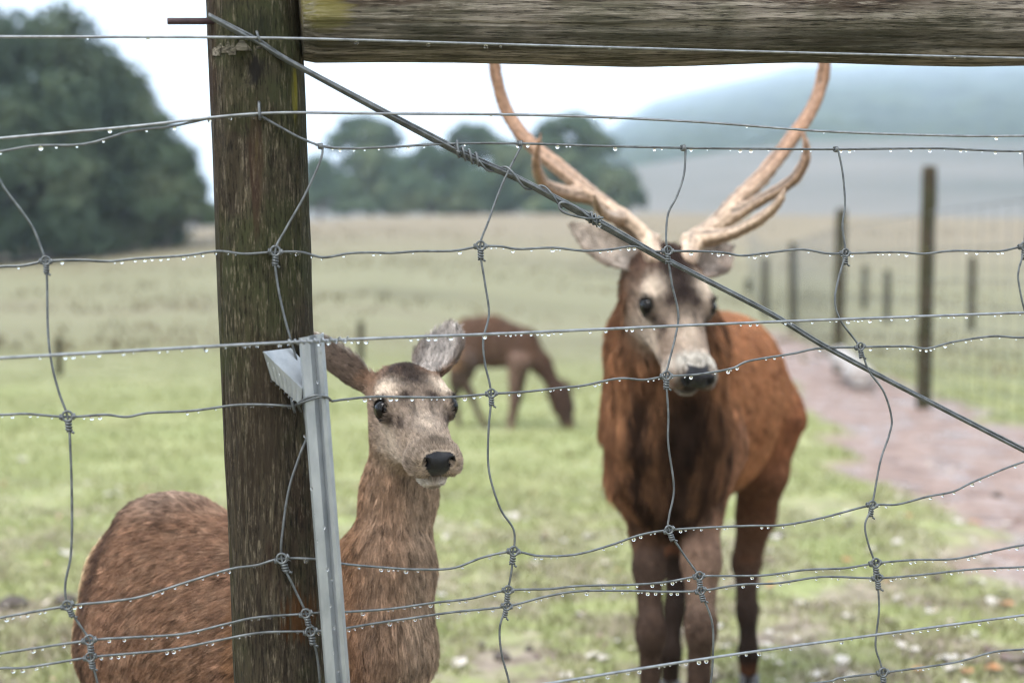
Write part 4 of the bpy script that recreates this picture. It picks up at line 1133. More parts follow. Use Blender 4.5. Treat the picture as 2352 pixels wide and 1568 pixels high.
class Head:
    """O: skull centre behind the brow, N: nose tip; local axes along, side, up"""
    def __init__(s, O, Nn, S, side_hint, pal, wide=1.0):
        s.O, s.S, s.wide = np.asarray(O, float), S, wide
        s.a = unit(np.asarray(Nn) - s.O); s.s = unit(np.asarray(side_hint) - s.a * (np.asarray(side_hint) @ s.a)); s.n = np.cross(s.s, s.a)
        if s.n[2] < 0: s.n = -s.n
        s.ax = np.array([s.a, s.s, s.n]); s.pal = pal
    def w(s, a, t, n): return s.O + (s.a * a + s.s * t * s.wide + s.n * n) * s.S
    def loc(s, V):
        d = (V - s.O) / s.S; l = d @ s.ax.T; l[:, 1] /= s.wide; return l
    def prims(s, stag=False):
        S, fb = s.S, -s.a
        E = lambda c, r, k=.012, sub=False, **kw: Prim('ell', c=s.w(*c), r=np.array([r[0], r[1] * s.wide, r[2]]) * S, ax=s.ax, k=k * S, sub=sub,
                                                       **{**dict(flow=None if sub else fb * 1.0, ln=.010 * S, col=s.pal['face'], lift=.16), **kw})
        Cp = lambda a, b, ra, rb, k=.02, **kw: Prim('cap', a=s.w(*a), b=s.w(*b), ra=np.array(ra) * S * [s.wide, 1], rb=np.array(rb) * S * [s.wide, 1], up=s.n, k=k * S,
                                                    **{**dict(flow=fb, ln=.010 * S, col=s.pal['face'], lift=.16), **kw})
        out = [
            E((.028, 0, -.002), (.060, .054, .042), ln=.023 * S, lift=.30, col=s.pal['crown']),
            E((.090, 0, .002), (.060, .054, .043), .02),
            E((.062, .034, .020), (.040, .022, .020), .02), E((.062, -.034, .020), (.040, .022, .020), .02),
            E((.098, .049, .018), (.026, .015, .013), .014), E((.098, -.049, .018), (.026, .015, .013), .014),
            Cp((.10, 0, -.004), (.232, 0, -.004), (.043, .040), (.033, .026)),
            Cp((.055, 0, -.054), (.200, 0, -.040), (.049, .056), (.031, .022), .03),
            E((.245, 0, -.006), (.031, .039, .027), .016),
            E((.262, .019, .003), (.017, .015, .014), .010), E((.262, -.019, .003), (.017, .015, .014), .010),
            E((.238, .026, -.020), (.032, .018, .015), .012), E((.238, -.026, -.020), (.032, .018, .015), .012),
            E((.236, 0, -.046), (.027, .023, .0125), .008, ln=.009 * S, col=s.pal['chin']),
            E((.252, 0, -.0350), (.040, .05, .0026), .004, sub=True),
            E((.276, .0195, .001), (.013, .0052, .0090), .003, sub=True), E((.276, -.0195, .001), (.013, .0052, .0090), .003, sub=True),
        ]
        s.eyes = []
        for q in (-1, 1):
            c = np.array([.106, q * .0480, .010]); od = np.array([.50, q * .82, .26]); od /= np.linalg.norm(od)
            out.append(E(tuple(c + od * .001), (.0235, .0205, .0215), .008))
            out.append(Prim('ell', c=s.w(*(c + od * .0165)), r=np.array([.0165, .0165, .0150]) * S, ax=s.ax, k=.004 * S, sub=True))
            s.eyes.append((s.w(*(c + od * .0032)), .0178 * S))
        return out
    def paint(s, V, at, stag):
        """markings of the face, in head coordinates"""
        l = s.loc(V); A, T, H = l[:, 0], np.abs(l[:, 1]), l[:, 2]
        col, dens = at['col'], at['dens']; pal = s.pal
        inh = (A > .0) & (A < .31) & (T < .09) & (H > -.12) & (H < .09)
        def put(w, c):
            w = np.where(inh, np.clip(w, 0, 1), 0)[:, None]; col[:] = col * (1 - w) + np.array(c) * w
        bl = lambda ca, ct, ch, ra, rt, rh: np.exp(-(((A - ca) / ra) ** 2 + ((T - ct) / rt) ** 2 + ((H - ch) / rh) ** 2))
        nz = .5 + .9 * (fbm(V[:, 0] * 70 + V[:, 2] * 30, V[:, 1] * 70 + V[:, 2] * 60, 5) - .47)
        put(sstep(.085, .035, A + .02 * (nz - .5)) * sstep(-.01, .02, H), pal['crown'])
        put(bl(.050, .0, .05, .055, .034, .035) * (1.5 if stag else 1.1) * (.6 + .8 * nz), pal['crown_dark'])
        if not stag: put(sstep(.50, .60, fbm(l[:, 1] * 60, A * 22, 71)) * sstep(.12, .06, A) * sstep(.0, .03, H) * .95, pal['crown_dark'])
        if stag: put(bl(.095, 0, .05, .048, .030, .04) * 1.5 * (.5 + nz), pal['crown_dark'])
        put(bl(.088, .050, .036, .026, .022, .014) * 1.3, pal['light'])
        put(bl(.125, .055, -.018, .03, .02, .014) * .7, pal['light'])
        put(bl(.122, .022, .040, .012, .013, .02) * 1.1, pal['dark']); put(bl(.158, .014, .035, .024, .0045, .02) * .9, pal['dark'])
        put(bl(.142, .046, .004, .020, .006, .014) * 1.3, pal['dark']); put(bl(.160, .036, .010, .018, .006, .02) * 1.0, pal['dark'])                   # slit below the inner corner of the eye
        put(bl(.190, .030, -.01, .03, .02, .03) * .35, pal['crown'])
        put(bl(.190, 0, .03, .035, .022, .03) * .7, pal['light']); put(bl(.150, .045, -.035, .035, .02, .02) * .6, pal['light'])
        put(bl(.115, .03, -.075, .06, .03, .03) * .5, pal['light'])
        if stag:
            put(bl(.246, 0, .020, .016, .06, .020) * 1.3, pal['white']); put(bl(.252, .036, -.010, .018, .016, .022) * 1.2, pal['white'])
        else:
            put(bl(.250, .036, -.014, .014, .012, .016) * .9, pal['dark']); put(bl(.246, 0, .022, .013, .022, .012) * 1.3, pal['dark'])
            put(bl(.236, .030, -.024, .022, .014, .010) * .9, pal['lip'])
        put(sstep(-.0385, -.043, H) * sstep(.19, .215, A), pal['white'])
        put(bl(.262, 0, -.050, .015, .009, .014) * (0 if stag else .9), pal['dark'])
        put(sstep(.0068, .0040, np.abs(H + .0340)) * sstep(.192, .206, A), (.014, .011, .010))   # lip line
        for (c, r) in s.eyes:
            d = np.linalg.norm(V - c, axis=1) / s.S
            w = sstep(.0238, .0208, d); put(w, (.012, .010, .009)); dens *= np.where(inh, 1 - .95 * sstep(.0225, .0200, d), 1)
        k_ = 1.12 if stag else .93
        lim = np.interp(H, [-.036, -.026, -.010, .004, .012, .018], [.007, .012, .0205, .0275, .0265, .017]) * k_ + .0022 * (nz - .5)
        pad = inh & (A > (.249 if stag else .2555)) & (T < lim) & (H < (.0205 if stag else .0165)) & (H > -.036)
        dens[pad] = 0; col[pad] = (.016, .015, .018)
        dens *= np.where(inh & (np.abs(H + .0340) < .0042) & (A > .205), .05, 1)
        return pad

def finish(name, root, prims, lohi, co, fi, head, stag, fur_n, width, clump, seed, extra=None, **kw):
    V, Q = surface(prims, *lohi, co, fi)
    V = relax(V, Q, 2)
    N = vnormals(V, Q)
    at = fields(prims, V)
    pad = head.paint(V, at, stag) if head else np.zeros(len(V), bool)
    if extra: extra(V, N, at)
    mi = pad[Q].all(1).astype(np.int32)
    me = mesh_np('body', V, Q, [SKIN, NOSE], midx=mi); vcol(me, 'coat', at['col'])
    link('body', me, root)
    if fur_n: fur(root, V, Q, N, at, fur_n, width, clump, seed, **kw)
    if head:
        for q, (c, r) in zip((-1, 1), head.eyes):
            link('eye', sphere_mesh('eye', c, r, EYE), root)
            lb = MB(); od = unit(head.a * .45 + head.s * q * .85 + head.n * .28); f = unit(head.a - od * (head.a @ od)); u = np.cross(od, f); u = u if u @ head.n > 0 else -u
            for t in np.linspace(-.9, .9, 15):                      # upper lashes
                p0 = c + (od * .35 + u * (.93 - .25 * abs(t)) + f * t * .75) * r * 1.08
                dr_ = unit(od * 1.0 + u * .35 + f * t * .5)
                L = r * (.62 + .25 * rng.random())
                lb.tube([p0, p0 + dr_ * L * .6, p0 + dr_ * L + u * L * .12], [.0005, .0004, .00015], 4)
            lb.build('eyelashes', LASH, root)
    return V, Q

def hoofs(root, pts, mat, r=.03, fwd=(0, -1)):
    for p in pts:
        m = MB(); f = np.array([*unit(fwd), 0])
        sd = np.cross(f, [0, 0, 1])
        for s in (-1, 1):
            c = np.asarray(p) * [1, 1, 0] + sd * s * r * .48
            ring0 = [c + f * (r * 1.5 * math.cos(t)) * (1 if math.cos(t) > 0 else .7) + sd * r * .50 * math.sin(t) + [0, 0, .002] for t in np.arange(10) / 10 * 6.283]
            ring1 = [c + f * (r * .75 * math.cos(t) - r * .1) + sd * r * .42 * math.sin(t) + [0, 0, r * 1.9] for t in np.arange(10) / 10 * 6.283]
            m.add(ring0 + ring1, [(k, (k + 1) % 10, 10 + (k + 1) % 10, 10 + k) for k in range(10)] + [tuple(range(9, -1, -1)), tuple(range(10, 20))])
        m.build('hoof', mat, root)
hf_ = NM('hoof_horn', rough=.4); hf_.base((.025, .020, .018)); HOOF = hf_.m

def ear(c, tip, openv, W, col, L=None, cup=.55, th=.0032, bend=.12, ln=.013, k=.014):
    c = np.asarray(c, float); l = unit(np.asarray(tip) - c); L = L or np.linalg.norm(np.asarray(tip) - c)
    n = unit(np.asarray(openv) - l * (np.asarray(openv) @ l)); w = np.cross(l, n)
    return Prim('ear', c=c, ax=np.array([l, w, n]), L=L, W=W, cup=cup, th=th, bend=bend, flow=l, ln=ln, col=col, lift=.18, k=k)

def ear_paint(e, inner, edge, V, N, at, dark_tip=None):
    d = e.dist(V[:, 0], V[:, 1], V[:, 2]); l = (V - e.c) @ e.ax.T
    on = (d < .006) & (l[:, 0] > .012); ins = on & (N @ e.ax[2] > .1)
    t = np.clip(l[:, 0] / e.L, 0, 1); ww = np.abs(l[:, 1]) / e.W
    m = np.where(ins, sstep(1.1, .5, ww) * sstep(1.02, .8, t), 0)[:, None]
    at['col'][:] = at['col'] * (1 - m) + np.array(inner) * m
    at['ln'][:] = np.where(ins, .020, at['ln']); at['lift'][:] = np.where(ins, .55, at['lift'])
    m = np.where(on & ~ins, sstep(.9, 1.0, ww) * .7, 0)[:, None]; at['col'][:] = at['col'] * (1 - m) + np.array(edge) * m
    return on

# ------------------------------------------------------------------ the hind at the wire
PAL_H = dict(face=(0.300, 0.231, 0.179), crown=(0.186, 0.116, 0.079), crown_dark=(0.041, 0.029, 0.023), light=(0.597, 0.489, 0.388), dark=(0.042, 0.030, 0.026),
             lip=(0.361, 0.251, 0.188), chin=(.62, .56, .49), white=(.68, .65, .60))
root = empty('red_deer_hind', (-.50, 2.55, 0)); tag(root, 'wet brown hind with wide ears standing close behind the steel post', 'deer')
hd = Head(P(926, 884, 2.47), P(1009, 1066, 2.23), 1.0, (.962, .10, 0) @ np.eye(3) + np.array([0, .16, 0]), PAL_H, 1.06)
pr = hd.prims()
bx = unit([-.89, .42, 0]); bp = unit([.42, .89, 0]); dn = np.array([0, 0, -1.0])
BROWN, NECKC, LEGC = (0.237, 0.135, 0.087), (0.277, 0.181, 0.123), (0.249, 0.155, 0.103)
back = bx * .8 + dn * .55
c0 = hd.w(.015, 0, -.035)
n1, n2, n3 = P(917, 1130, 2.50), P(893, 1300, 2.47), P(872, 1480, 2.46)
pr += [Prim('cap', a=c0, b=n1, ra=(.048, .060), rb=(.054, .052), up=(0, 1, 0), flow=dn + bx * .12, ln=.022, col=NECKC, k=.045, lift=.20),
       Prim('cap', a=n1, b=n2, ra=(.053, .052), rb=(.064, .060), up=(0, 1, 0), flow=dn, ln=.030, col=NECKC, k=.05, lift=.16),
       Prim('cap', a=n2, b=n3, ra=(.064, .060), rb=(.078, .072), up=(0, 1, 0), flow=dn, ln=.034, col=NECKC, k=.06, lift=.16),
       Prim('cap', a=n3, b=(-.31, 2.46, .54), ra=(.076, .072), rb=(.115, .115), up=(0, 1, 0), flow=dn * .9 + bx * .3, ln=.034, col=NECKC, k=.08, lift=.16),
       Prim('cap', a=(-.33, 2.47, .60), b=(-.46, 2.54, .612), ra=(.12, .170), rb=(.150, .183), flow=back, ln=.030, col=BROWN, k=.08),
       Prim('cap', a=(-.46, 2.54, .612), b=(-.622, 2.61, .676), ra=(.150, .183), rb=(.142, .180), flow=back, ln=.028, col=BROWN, k=.06),
       Prim('cap', a=(-.622, 2.61, .672), b=(-.645, 2.62, .60), ra=(.142, .172), rb=(.122, .150), flow=bx * .4 + dn, ln=.028, col=BROWN, k=.06),
       Prim('ell', c=(-.650, 2.62, .815), r=(.06, .045, .030), ax=[bx, bp, (0, 0, 1)], flow=back, ln=.026, col=BROWN, k=.06),
       Prim('cap', a=(-.728, 2.67, .765), b=(-.757, 2.685, .60), ra=(.030, .022), rb=(.020, .014), flow=dn, ln=.03, col=(.10, .055, .035), k=.03)]
feet = []
for s in (-1, 1):
    o = bp * .085 * s
    hp = lambda x, y, z: np.array([x, y, z]) + o
    pr += [Prim('cap', a=hp(-.640, 2.62, .60), b=hp(-.62, 2.61, .43), ra=.105, rb=.080, flow=dn + bx * .3, ln=.024, col=BROWN, k=.06),
           Prim('cap', a=hp(-.62, 2.61, .43), b=hp(-.75, 2.68, .28), ra=.072, rb=.032, flow=dn, ln=.018, col=LEGC, k=.05),
           Prim('cap', a=hp(-.75, 2.68, .28), b=hp(-.73, 2.67, .08), ra=.030, rb=.019, flow=dn, ln=.012, col=LEGC, k=.02),
           Prim('cap', a=hp(-.73, 2.67, .08), b=hp(-.705, 2.655, .02), ra=.022, rb=.020, flow=dn, ln=.012, col=LEGC, k=.02),
           Prim('cap', a=hp(-.30, 2.47, .60), b=hp(-.32, 2.48, .44), ra=.095, rb=.055, flow=dn, ln=.022, col=BROWN, k=.06),
           Prim('cap', a=hp(-.32, 2.48, .44), b=hp(-.30, 2.47, .27), ra=.050, rb=.028, flow=dn, ln=.016, col=LEGC, k=.03),
           Prim('cap', a=hp(-.30, 2.47, .27), b=hp(-.30, 2.47, .08), ra=.027, rb=.018, flow=dn, ln=.012, col=LEGC, k=.02),
           Prim('cap', a=hp(-.30, 2.47, .08), b=hp(-.28, 2.46, .02), ra=.021, rb=.019, flow=dn, ln=.012, col=LEGC, k=.02)]
    feet += [hp(-.695, 2.65, 0), hp(-.27, 2.455, 0)]
EARD = (.115, .085, .068)
e1 = ear(hd.w(.014, -.042, -.004), P(700, 752, 2.52), (.05, .80, .58), .033, EARD, ln=.014)
e2 = ear(hd.w(.004, .040, .018), P(1026, 738, 2.56), (-.40, -.85, .25), .047, EARD, L=.138, ln=.014)
pr += [e1, e2]
def hind_extra(V, N, at):
    ear_paint(e1, (0.645, 0.602, 0.548), (0.449, 0.393, 0.337), V, N, at); ear_paint(e2, (.40, .36, .33), (.09, .068, .055), V, N, at)
    x, y, z = V.T; col = at['col']
    def put(w, c): w = np.clip(w, 0, 1)[:, None]; col[:] = col * (1 - w) + np.array(c) * w
    al = (V - [-.3, 2.46, 0]) @ bx
    mott = fbm(al * 55 + z * 20, z * 150 - al * 50, 17)
    put(sstep(.50, .62, mott) * .35 * (al > .02), (0.099, 0.059, 0.045))
    put(sstep(.42, .30, mott) * .3 * (al > .02), (0.380, 0.259, 0.183))
    put(sstep(.14, .19, z - .68 + .0 * x) * sstep(.15, .3, al) * .35, (0.365, 0.309, 0.267))      # grizzled along the back
    # nape rusty, throat paler
    nk = (z < 1.02) & (al < .12) & (z > .5)
    X0 = np.interp(z, [.5, .62, .78, .95], [-.225, -.215, -.212, -.217])
    put(np.where(nk, sstep(.02, .06, X0 - x) * .75, 0), (0.218, 0.116, 0.063))
    put(np.where(nk, sstep(.01, .05, x - X0) * .45, 0), (0.380, 0.294, 0.218))
    # pale rump patch with a dark rim
    rim = ((V - [-.690, 2.655, .70]) @ bx)
    put(sstep(.005, .05, rim) * (z > .5) * .95, (0.785, 0.589, 0.380))
    put(np.exp(-((rim + .012) / .022) ** 2) * (z > .48) * .8, (0.071, 0.045, 0.036))
finish('hind', root, pr, ((-.37, 2.13, .88), (-.02, 2.66, 1.25)), .0095, .0030, hd, False, 430000, .00038, .0052, 3, hind_extra, clumpf=.70, var=.78)
hoofs(root, feet, HOOF, .026, (.89, -.42))
# ------------------------------------------------------------------ the stag
PAL_S = dict(face=(.255, .195, .152), crown=(.120, .070, .048), crown_dark=(0.024, 0.016, 0.014), light=(0.504, 0.414, 0.330), dark=(0.030, 0.020, 0.017),
             lip=(.5, .45, .4), chin=(.55, .51, .46), white=(.56, .52, .46))
root = empty('red_deer_stag', (.55, 3.9, 0)); tag(root, 'antlered rufous stag with dark shaggy neck facing the fence', 'deer')
S_ = 1.24
hs_ = Head(P(1527, 618, 3.24), P(1599, 872, 3.02), S_, (.95, .26, 0), PAL_S, 1.06)
pr = hs_.prims(True)
ax_b = unit([.34, .94, 0]); pp = unit([.94, -.34, 0])
RUF, DARKN, SIDE, LEG = (.40, .185, .092), (.026, .016, .012), (.215, .105, .056), (.062, .040, .030)
bk = ax_b * .8 + dn * .6
T = [np.array([.400, 3.62, .935]), np.array([.535, 3.95, .905]), np.array([.622, 4.20, .935]), np.array([.680, 4.33, .875])]
c0 = hs_.w(.010, 0, -.040)
n1, n2, n3 = P(1530, 800, 3.40), P(1528, 940, 3.44), P(1524, 1060, 3.48)
pr += [Prim('cap', a=c0, b=n1, ra=(.075, .085), rb=(.100, .105), up=(0, 1, 0), flow=dn, ln=.060, col=SIDE, k=.06, lift=.27),
       Prim('cap', a=n1, b=n2, ra=(.100, .105), rb=(.122, .120), up=(0, 1, 0), flow=dn, ln=.085, col=SIDE, k=.07, lift=.27),
       Prim('cap', a=n2, b=n3, ra=(.120, .118), rb=(.118, .112), up=(0, 1, 0), flow=dn, ln=.095, col=SIDE, k=.07, lift=.27),
       Prim('cap', a=n1, b=T[0] + [0, 0, .06], ra=(.10, .11), rb=(.14, .17), flow=dn * .8 + ax_b * .5, ln=.045, col=RUF, k=.09),
       Prim('cap', a=n3, b=P(1528, 1140, 3.52), ra=(.112, .105), rb=(.062, .085), up=(0, 1, 0), flow=dn, ln=.080, col=SIDE, k=.06, lift=.14),
       Prim('cap', a=T[0], b=T[1], ra=(.145, .245), rb=(.190, .245), flow=bk, ln=.032, col=RUF, k=.08),
       Prim('cap', a=T[1], b=T[2], ra=(.190, .240), rb=(.172, .205), flow=bk, ln=.030, col=RUF, k=.06),
       Prim('cap', a=T[2], b=T[3], ra=(.170, .200), rb=(.140, .165), flow=dn + ax_b * .4, ln=.030, col=RUF, k=.06),
       Prim('ell', c=T[0] + [.03, .10, .20], r=(.09, .14, .06), ax=[pp, ax_b, (0, 0, 1)], flow=bk, ln=.032, col=RUF, k=.08),
       Prim('cap', a=T[3] + ax_b * .12 + [0, 0, .09], b=T[3] + ax_b * .16 - [0, 0, .06], ra=.032, rb=.016, flow=dn, ln=.03, col=(.2, .11, .06), k=.03)]
def leg(pts, rads, lens, cols, k0=.07):
    for i in range(len(pts) - 1):
        pr.append(Prim('cap', a=pts[i], b=pts[i + 1], ra=rads[i], rb=rads[i + 1] if np.ndim(rads[i + 1]) == 0 else rads[i + 1], flow=dn, ln=lens[i], col=cols[i], k=k0 if i == 0 else .03, lift=.15))
D2 = (.026, .017, .013)
# forelegs
f1 = [P(1500, 1050, 3.60), P(1488, 1215, 3.52), P(1490, 1300, 3.48), P(1494, 1452, 3.44), np.array([.335, 3.43, .13]), np.array([.335, 3.40, .045])]
leg(f1, [.090, .039, .033, .026, .022, .024], [.03, .02, .015, .012, .012], [SIDE, LEG, LEG, LEG, D2])
pr.append(Prim('ell', c=P(1494, 1450, 3.425), r=(.0255, .024, .042), flow=dn, ln=.012, col=LEG, k=.03))
f2 = [P(1612, 1030, 3.62), P(1606, 1170, 3.50), P(1611, 1290, 3.44), P(1610, 1440, 3.40), np.array([.445, 3.38, .13]), np.array([.445, 3.35, .045])]
leg(f2, [.112, .051, .041, .029, .025, .025], [.03, .022, .015, .012, .012], [(.27, .135, .078), (.24, .150, .108), (.17, .115, .085), LEG, D2])
pr.append(Prim('ell', c=P(1610, 1440, 3.385), r=(.0285, .027, .046), flow=dn, ln=.012, col=LEG, k=.03))
# hind legs
h1 = [np.array([.738, 4.22, .83]), P(1748, 1075, 4.22), P(1737, 1180, 4.30), P(1714, 1292, 4.36), P(1716, 1400, 4.33), P(1720, 1500, 4.29), np.array([.715, 4.25, .045])]
leg(h1, [.135, (.075, .095), .056, .040, .029, .027, .027], [.028, .022, .016, .012, .012, .012], [(0.238, 0.098, 0.048), (0.168, 0.081, 0.045), (0.119, 0.064, 0.042), LEG, D2, D2])
h2 = [np.array([.585, 4.24, .82]), P(1575, 1090, 4.18), P(1565, 1190, 4.24), P(1557, 1292, 4.30), P(1549, 1400, 4.27), P(1541, 1500, 4.23), np.array([.470, 4.19, .045])]
leg(h2, [.12, .080, .052, .038, .028, .027, .027], [.028, .022, .016, .012, .012, .012], [(0.144, 0.066, 0.036), (0.084, 0.048, 0.034), D2, D2, D2, D2])
es1 = ear(hs_.w(.000, -.044, .006), P(1322, 512, 3.26), (-.10, -.80, .55), .046, (.16, .115, .085), L=.19, cup=.60, ln=.016, k=.02)
es2 = ear(hs_.w(.000, .044, .006), P(1742, 530, 3.40), (.45, -.75, .45), .050, (.16, .115, .085), L=.17, cup=.60, ln=.016, k=.02)
pr += [es1, es2]
def stag_extra(V, N, at):
    x, y, z = V.T; col = at['col']
    def put(w, c): w = np.clip(w, 0, 1)[:, None]; col[:] = col * (1 - w) + np.array(c) * w
    # dark apron down the front of the neck
    fr = sstep(.15, .65, -N[:, 1]) * sstep(.62, .70, z) * sstep(1.12, 1.00, z) * (y < 3.56)
    cx = .365 + .02 * np.sin(z * 17)
    wv = fbm(x * 34, z * 3.5, 8)
    put(fr * sstep(.175, .070, np.abs(x - cx) + .26 * (wv - .47)) * .95, DARKN)
    put(fr * sstep(.56, .66, wv) * .5, (0.297, 0.149, 0.078))
    put(sstep(.58, .66, fbm(((V - T[1]) @ ax_b) * 9, z * 12, 3)) * .4 * (y > 3.6), (0.203, 0.078, 0.038))
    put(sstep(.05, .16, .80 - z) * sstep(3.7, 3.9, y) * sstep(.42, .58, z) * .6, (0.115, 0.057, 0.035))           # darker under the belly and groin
    ear_paint(es1, (0.540, 0.459, 0.392), (0.675, 0.581, 0.472), V, N, at); ear_paint(es2, (0.459, 0.378, 0.324), (0.675, 0.581, 0.472), V, N, at)
    l = hs_.loc(V)
    # dark tufts at the ear mouth and between the antlers
    put(np.exp(-(((l[:, 0] - .015) / .04) ** 2 + ((np.abs(l[:, 1]) - .048) / .014) ** 2 + ((l[:, 2] - .012) / .02) ** 2)) * .8, (0.068, 0.043, 0.035))
    put(np.exp(-(((l[:, 0] - .010) / .045) ** 2 + (l[:, 1] / .04) ** 2 + ((l[:, 2] - .045) / .03) ** 2)) * .95, (0.047, 0.030, 0.024))
    tuft = np.exp(-(((l[:, 0] - .035) / .05) ** 2 + (l[:, 1] / .035) ** 2 + ((l[:, 2] - .045) / .03) ** 2))
    at['ln'] += .018 * tuft; at['lift'] += .12 * tuft
finish('stag', root, pr, ((.14, 2.92, .92), (.66, 3.45, 1.42)), .013, .0042, hs_, True, 380000, .00055, .015, 9, stag_extra, clumpf=.75, var=.80, vref=.070)
hoofs(root, [f1[-1] + [0, -.02, 0], f2[-1] + [0, -.02, 0], h1[-1] + [0, -.02, 0], h2[-1] + [0, -.02, 0]], HOOF, .033, (-.34, -.94))

# antlers
am = NM('antler', rough=.55, spec=.4)
ad = am.n('Attribute'); ad.attribute_name = 'coat'
an = am.noise(am.coord('Object'), 90, 5, .6)
am.base(am.mix(1.0, ad.outputs['Color'], am.ramp(an, [(.3, (.55, .5, .45)), (.65, (1.12, 1.1, 1.08))]), 'MULTIPLY')); am.bump(an, .5, .004)
def chain(pts, rads):
    q = crom(pts, 3); r = np.interp(np.linspace(0, 1, len(q)), np.linspace(0, 1, len(rads)), rads)
    return [Prim('cap', a=q[i], b=q[i + 1], ra=r[i], rb=r[i + 1], k=.006) for i in range(len(q) - 1)]
def antler(beam, tines, label):
    ps = chain(*beam)
    for t in tines:
        c = chain(*t); c[0].k = .018; c[1].k = .014; ps += c
    ang0 = unit(np.asarray(beam[0][2]) - np.asarray(beam[0][1])); s0 = unit(np.cross(ang0, [0, 1, 0])); burr = Prim('ell', c=np.asarray(beam[0][1]) * .8 + np.asarray(beam[0][0]) * .2, r=(.012, .034, .034), ax=[ang0, s0, np.cross(ang0, s0)], k=.008)
    V, Q = surface(ps + [burr], (9, 9, 9), (9, 9, 9), .0046, .0046)
    V = relax(V, Q, 1); N = vnormals(V, Q)
    D = np.stack([p.dist(V[:, 0], V[:, 1], V[:, 2]) for p in ps], 1); k = D.argmin(1)
    off = np.concatenate([[0], np.cumsum([p.L for p in ps])])[k]
    side, upv, dr, a0 = (np.array([getattr(p, q) for p in ps])[k] for q in ('side', 'upv', 'dir', 'a'))
    r_ = V - a0; ang = np.arctan2((r_ * upv).sum(1), (r_ * side).sum(1)); ln_ = off + (r_ * dr).sum(1)
    gro = fbm(np.cos(ang) * 3.2 + 9, np.sin(ang) * 3.2 + ln_ * 5, 4, 3) - .45
    prl = fbm(np.cos(ang) * 5 + ln_ * 60, np.sin(ang) * 5 + ln_ * 35, 6, 2) - .38
    V = V + N * (.0095 * gro + .0045 * prl)[:, None]
    # beams rub pale towards the base and the tine tips, russet along the shaft
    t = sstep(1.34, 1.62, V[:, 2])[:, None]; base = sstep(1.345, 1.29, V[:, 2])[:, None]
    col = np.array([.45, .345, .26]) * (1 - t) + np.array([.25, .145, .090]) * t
    und = sstep(-.05, -.6, N[:, 2])[:, None] * .45                      # underside shade put into the colour of down-turned faces
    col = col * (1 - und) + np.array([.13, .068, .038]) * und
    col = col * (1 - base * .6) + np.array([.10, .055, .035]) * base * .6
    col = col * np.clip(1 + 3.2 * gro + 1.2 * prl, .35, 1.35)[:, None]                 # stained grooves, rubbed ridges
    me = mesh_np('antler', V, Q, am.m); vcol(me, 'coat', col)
    o = link('antler', me, hs_root); o['label'] = label
hs_root = root
antler(([hs_.w(.012, -.030, .035), P(1490, 556, 3.26), P(1424, 497, 3.27), P(1356, 445, 3.30), P(1295, 394, 3.33), P(1249, 356, 3.36), P(1207, 318, 3.38), P(1173, 272, 3.40), P(1153, 229, 3.40), P(1142, 187, 3.39), P(1136, 140, 3.38), P(1137, 60, 3.36), P(1155, -40, 3.34), P(1185, -130, 3.32)],
        [0.0232, 0.0228, 0.0193, 0.0189, 0.0185, 0.0172, 0.0159, 0.0146, 0.0138, 0.0129, 0.0127, 0.0129, 0.0138, 0.0103]),
       [([P(1340, 450, 3.30), P(1290, 440, 3.26), P(1252, 423, 3.20), P(1235, 390, 3.14), P(1233, 352, 3.10), P(1243, 304, 3.07)], [0.0155, 0.0146, 0.0120, 0.0099, 0.0073, 0.0026]),
        ([P(1428, 500, 3.26), P(1398, 497, 3.18), P(1378, 480, 3.11), P(1364, 446, 3.06)], [0.0146, 0.0120, 0.0095, 0.0034]),
        ([P(1158, -50, 3.34), P(1120, -130, 3.30), P(1105, -210, 3.28)], [0.0120, 0.0086, 0.0026]), ([P(1180, -110, 3.32), P(1230, -190, 3.36), P(1250, -260, 3.40)], [0.0103, 0.0077, 0.0026])],
       'antler with one long upturned tine and a short stub')
antler(([hs_.w(.012, .030, .035), P(1592, 556, 3.30), P(1640, 520, 3.32), P(1690, 464, 3.34), P(1747, 410, 3.37), P(1796, 350, 3.41), P(1827, 308, 3.43), P(1853, 272, 3.45), P(1876, 229, 3.46), P(1889, 182, 3.46), P(1894, 140, 3.45), P(1898, 60, 3.43), P(1885, -40, 3.41), P(1860, -130, 3.39)],
        [0.0232, 0.0228, 0.0202, 0.0198, 0.0189, 0.0176, 0.0163, 0.0151, 0.0142, 0.0133, 0.0129, 0.0129, 0.0138, 0.0103]),
       [([P(1610, 548, 3.28), P(1672, 538, 3.22), P(1729, 512, 3.17), P(1769, 484, 3.14), P(1793, 456, 3.12), P(1803, 430, 3.11)], [0.0189, 0.0146, 0.0129, 0.0103, 0.0077, 0.0026]),
        ([P(1668, 505, 3.33), P(1735, 466, 3.30), P(1786, 438, 3.26), P(1827, 406, 3.23), P(1848, 368, 3.21), P(1851, 333, 3.20), P(1843, 300, 3.20)], [0.0155, 0.0138, 0.0129, 0.0116, 0.0095, 0.0069, 0.0026]),
        ([P(1882, -50, 3.41), P(1920, -130, 3.38), P(1935, -210, 3.36)], [0.0120, 0.0086, 0.0026]), ([P(1865, -110, 3.39), P(1815, -190, 3.42), P(1795, -260, 3.44)], [0.0103, 0.0077, 0.0026])],
       'antler with two curving tines that nearly meet it')

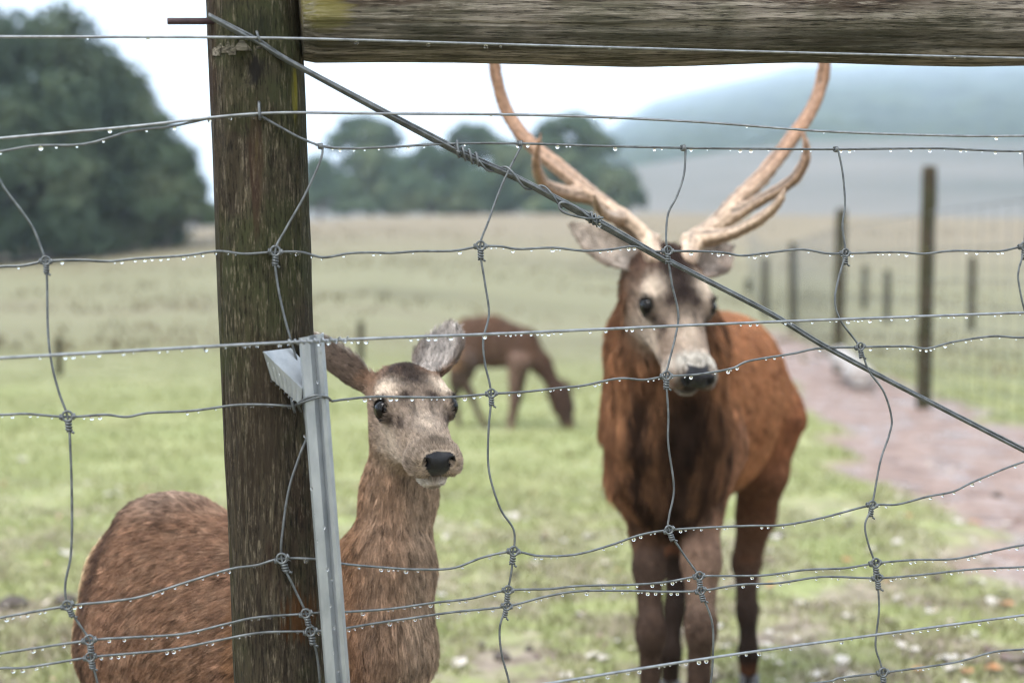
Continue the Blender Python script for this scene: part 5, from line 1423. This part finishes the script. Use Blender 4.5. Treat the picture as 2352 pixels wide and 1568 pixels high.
# ------------------------------------------------------------------ the grazing hind further off
root = empty('red_deer_hind', ((1175 - 1176) / FPX * 11.5, 11.5, 0)); tag(root, 'brown hind grazing head down on the green beyond the other two deer', 'deer')
DG = 11.5
G = lambda x, y, o=0.0: P(x, y, DG + o)
gc, gd, gl = (0.132, 0.079, 0.056), (0.087, 0.053, 0.040), (0.100, 0.069, 0.054)
pr = []
def C_(a, b, ra, rb, col, k=.06, flow=(-1, 0, -.4)): pr.append(Prim('cap', a=a, b=b, ra=ra, rb=rb, flow=flow, ln=.03, col=col, k=k))
C_(G(1078, 782), G(1130, 784), (.14, .190), (.155, .195), gc); C_(G(1130, 784), G(1196, 800), (.155, .190), (.125, .170), gc)
C_(G(1066, 800), G(1062, 850), (.135, .15), (.10, .11), gc); C_(G(1105, 752), G(1170, 766), (.06, .05), (.06, .05), gd)
C_(G(1205, 790), G(1246, 838), (.080, .110), (.052, .072), gc); C_(G(1246, 838), G(1282, 896), (.050, .068), (.042, .050), gd)
C_(G(1284, 900), G(1294, 932), (.088, .098), (.076, .086), gd, .03); C_(G(1294, 932), G(1305, 976), (.066, .072), (.044, .050), (.10, .066, .05), .03)
pr.append(ear(G(1296, 898, -.05), G(1334, 884, -.12), (.2, -.9, .3), .045, (.09, .06, .05), L=.17)); pr.append(ear(G(1288, 896, .05), G(1316, 862, .15), (.2, .9, .3), .045, (.09, .06, .05), L=.16))
for pts, rr2, cc in (([G(1066, 830, -.1), G(1058, 868, -.1), G(1082, 905, -.1), G(1098, 945, -.1), G(1118, 980, -.1)], [.12, .060, .028, .020, .019], gl),
                     ([G(1060, 830, .12), G(1048, 870, .12), G(1046, 908, .12), G(1050, 950, .12), G(1058, 985, .12)], [.11, .055, .027, .020, .019], gl),
                     ([G(1190, 830, -.1), G(1180, 875, -.1), G(1177, 918, -.1), G(1173, 955, -.1), G(1172, 985, -.1)], [.09, .040, .026, .020, .019], (.2, .13, .1)),
                     ([G(1196, 830, .1), G(1194, 875, .1), G(1191, 915, .1), G(1182, 950, .1), G(1176, 982, .1)], [.09, .040, .026, .020, .019], gd)):
    for i in range(4): C_(pts[i], pts[i + 1], rr2[i], rr2[i + 1], cc, .05 if i == 0 else .02, (0, 0, -1))
def graze_extra(V, N, at):
    col = at['col']; z = V[:, 2]
    def put(w, c): w = np.clip(w, 0, 1)[:, None]; col[:] = col * (1 - w) + np.array(c) * w
    put(sstep(.55, .75, fbm(V[:, 0] * 6, z * 6, 4)) * .5, (.24, .12, .07))
    put(sstep(.05, -.05, V[:, 0] - G(1062, 800)[0]) * (z > .5) * .6, (.38, .22, .12))
finish('grazer', root, pr, ((9, 9, 9), (9, 9, 9)), .016, .016, None, False, 60000, .0012, .03, 21, graze_extra)
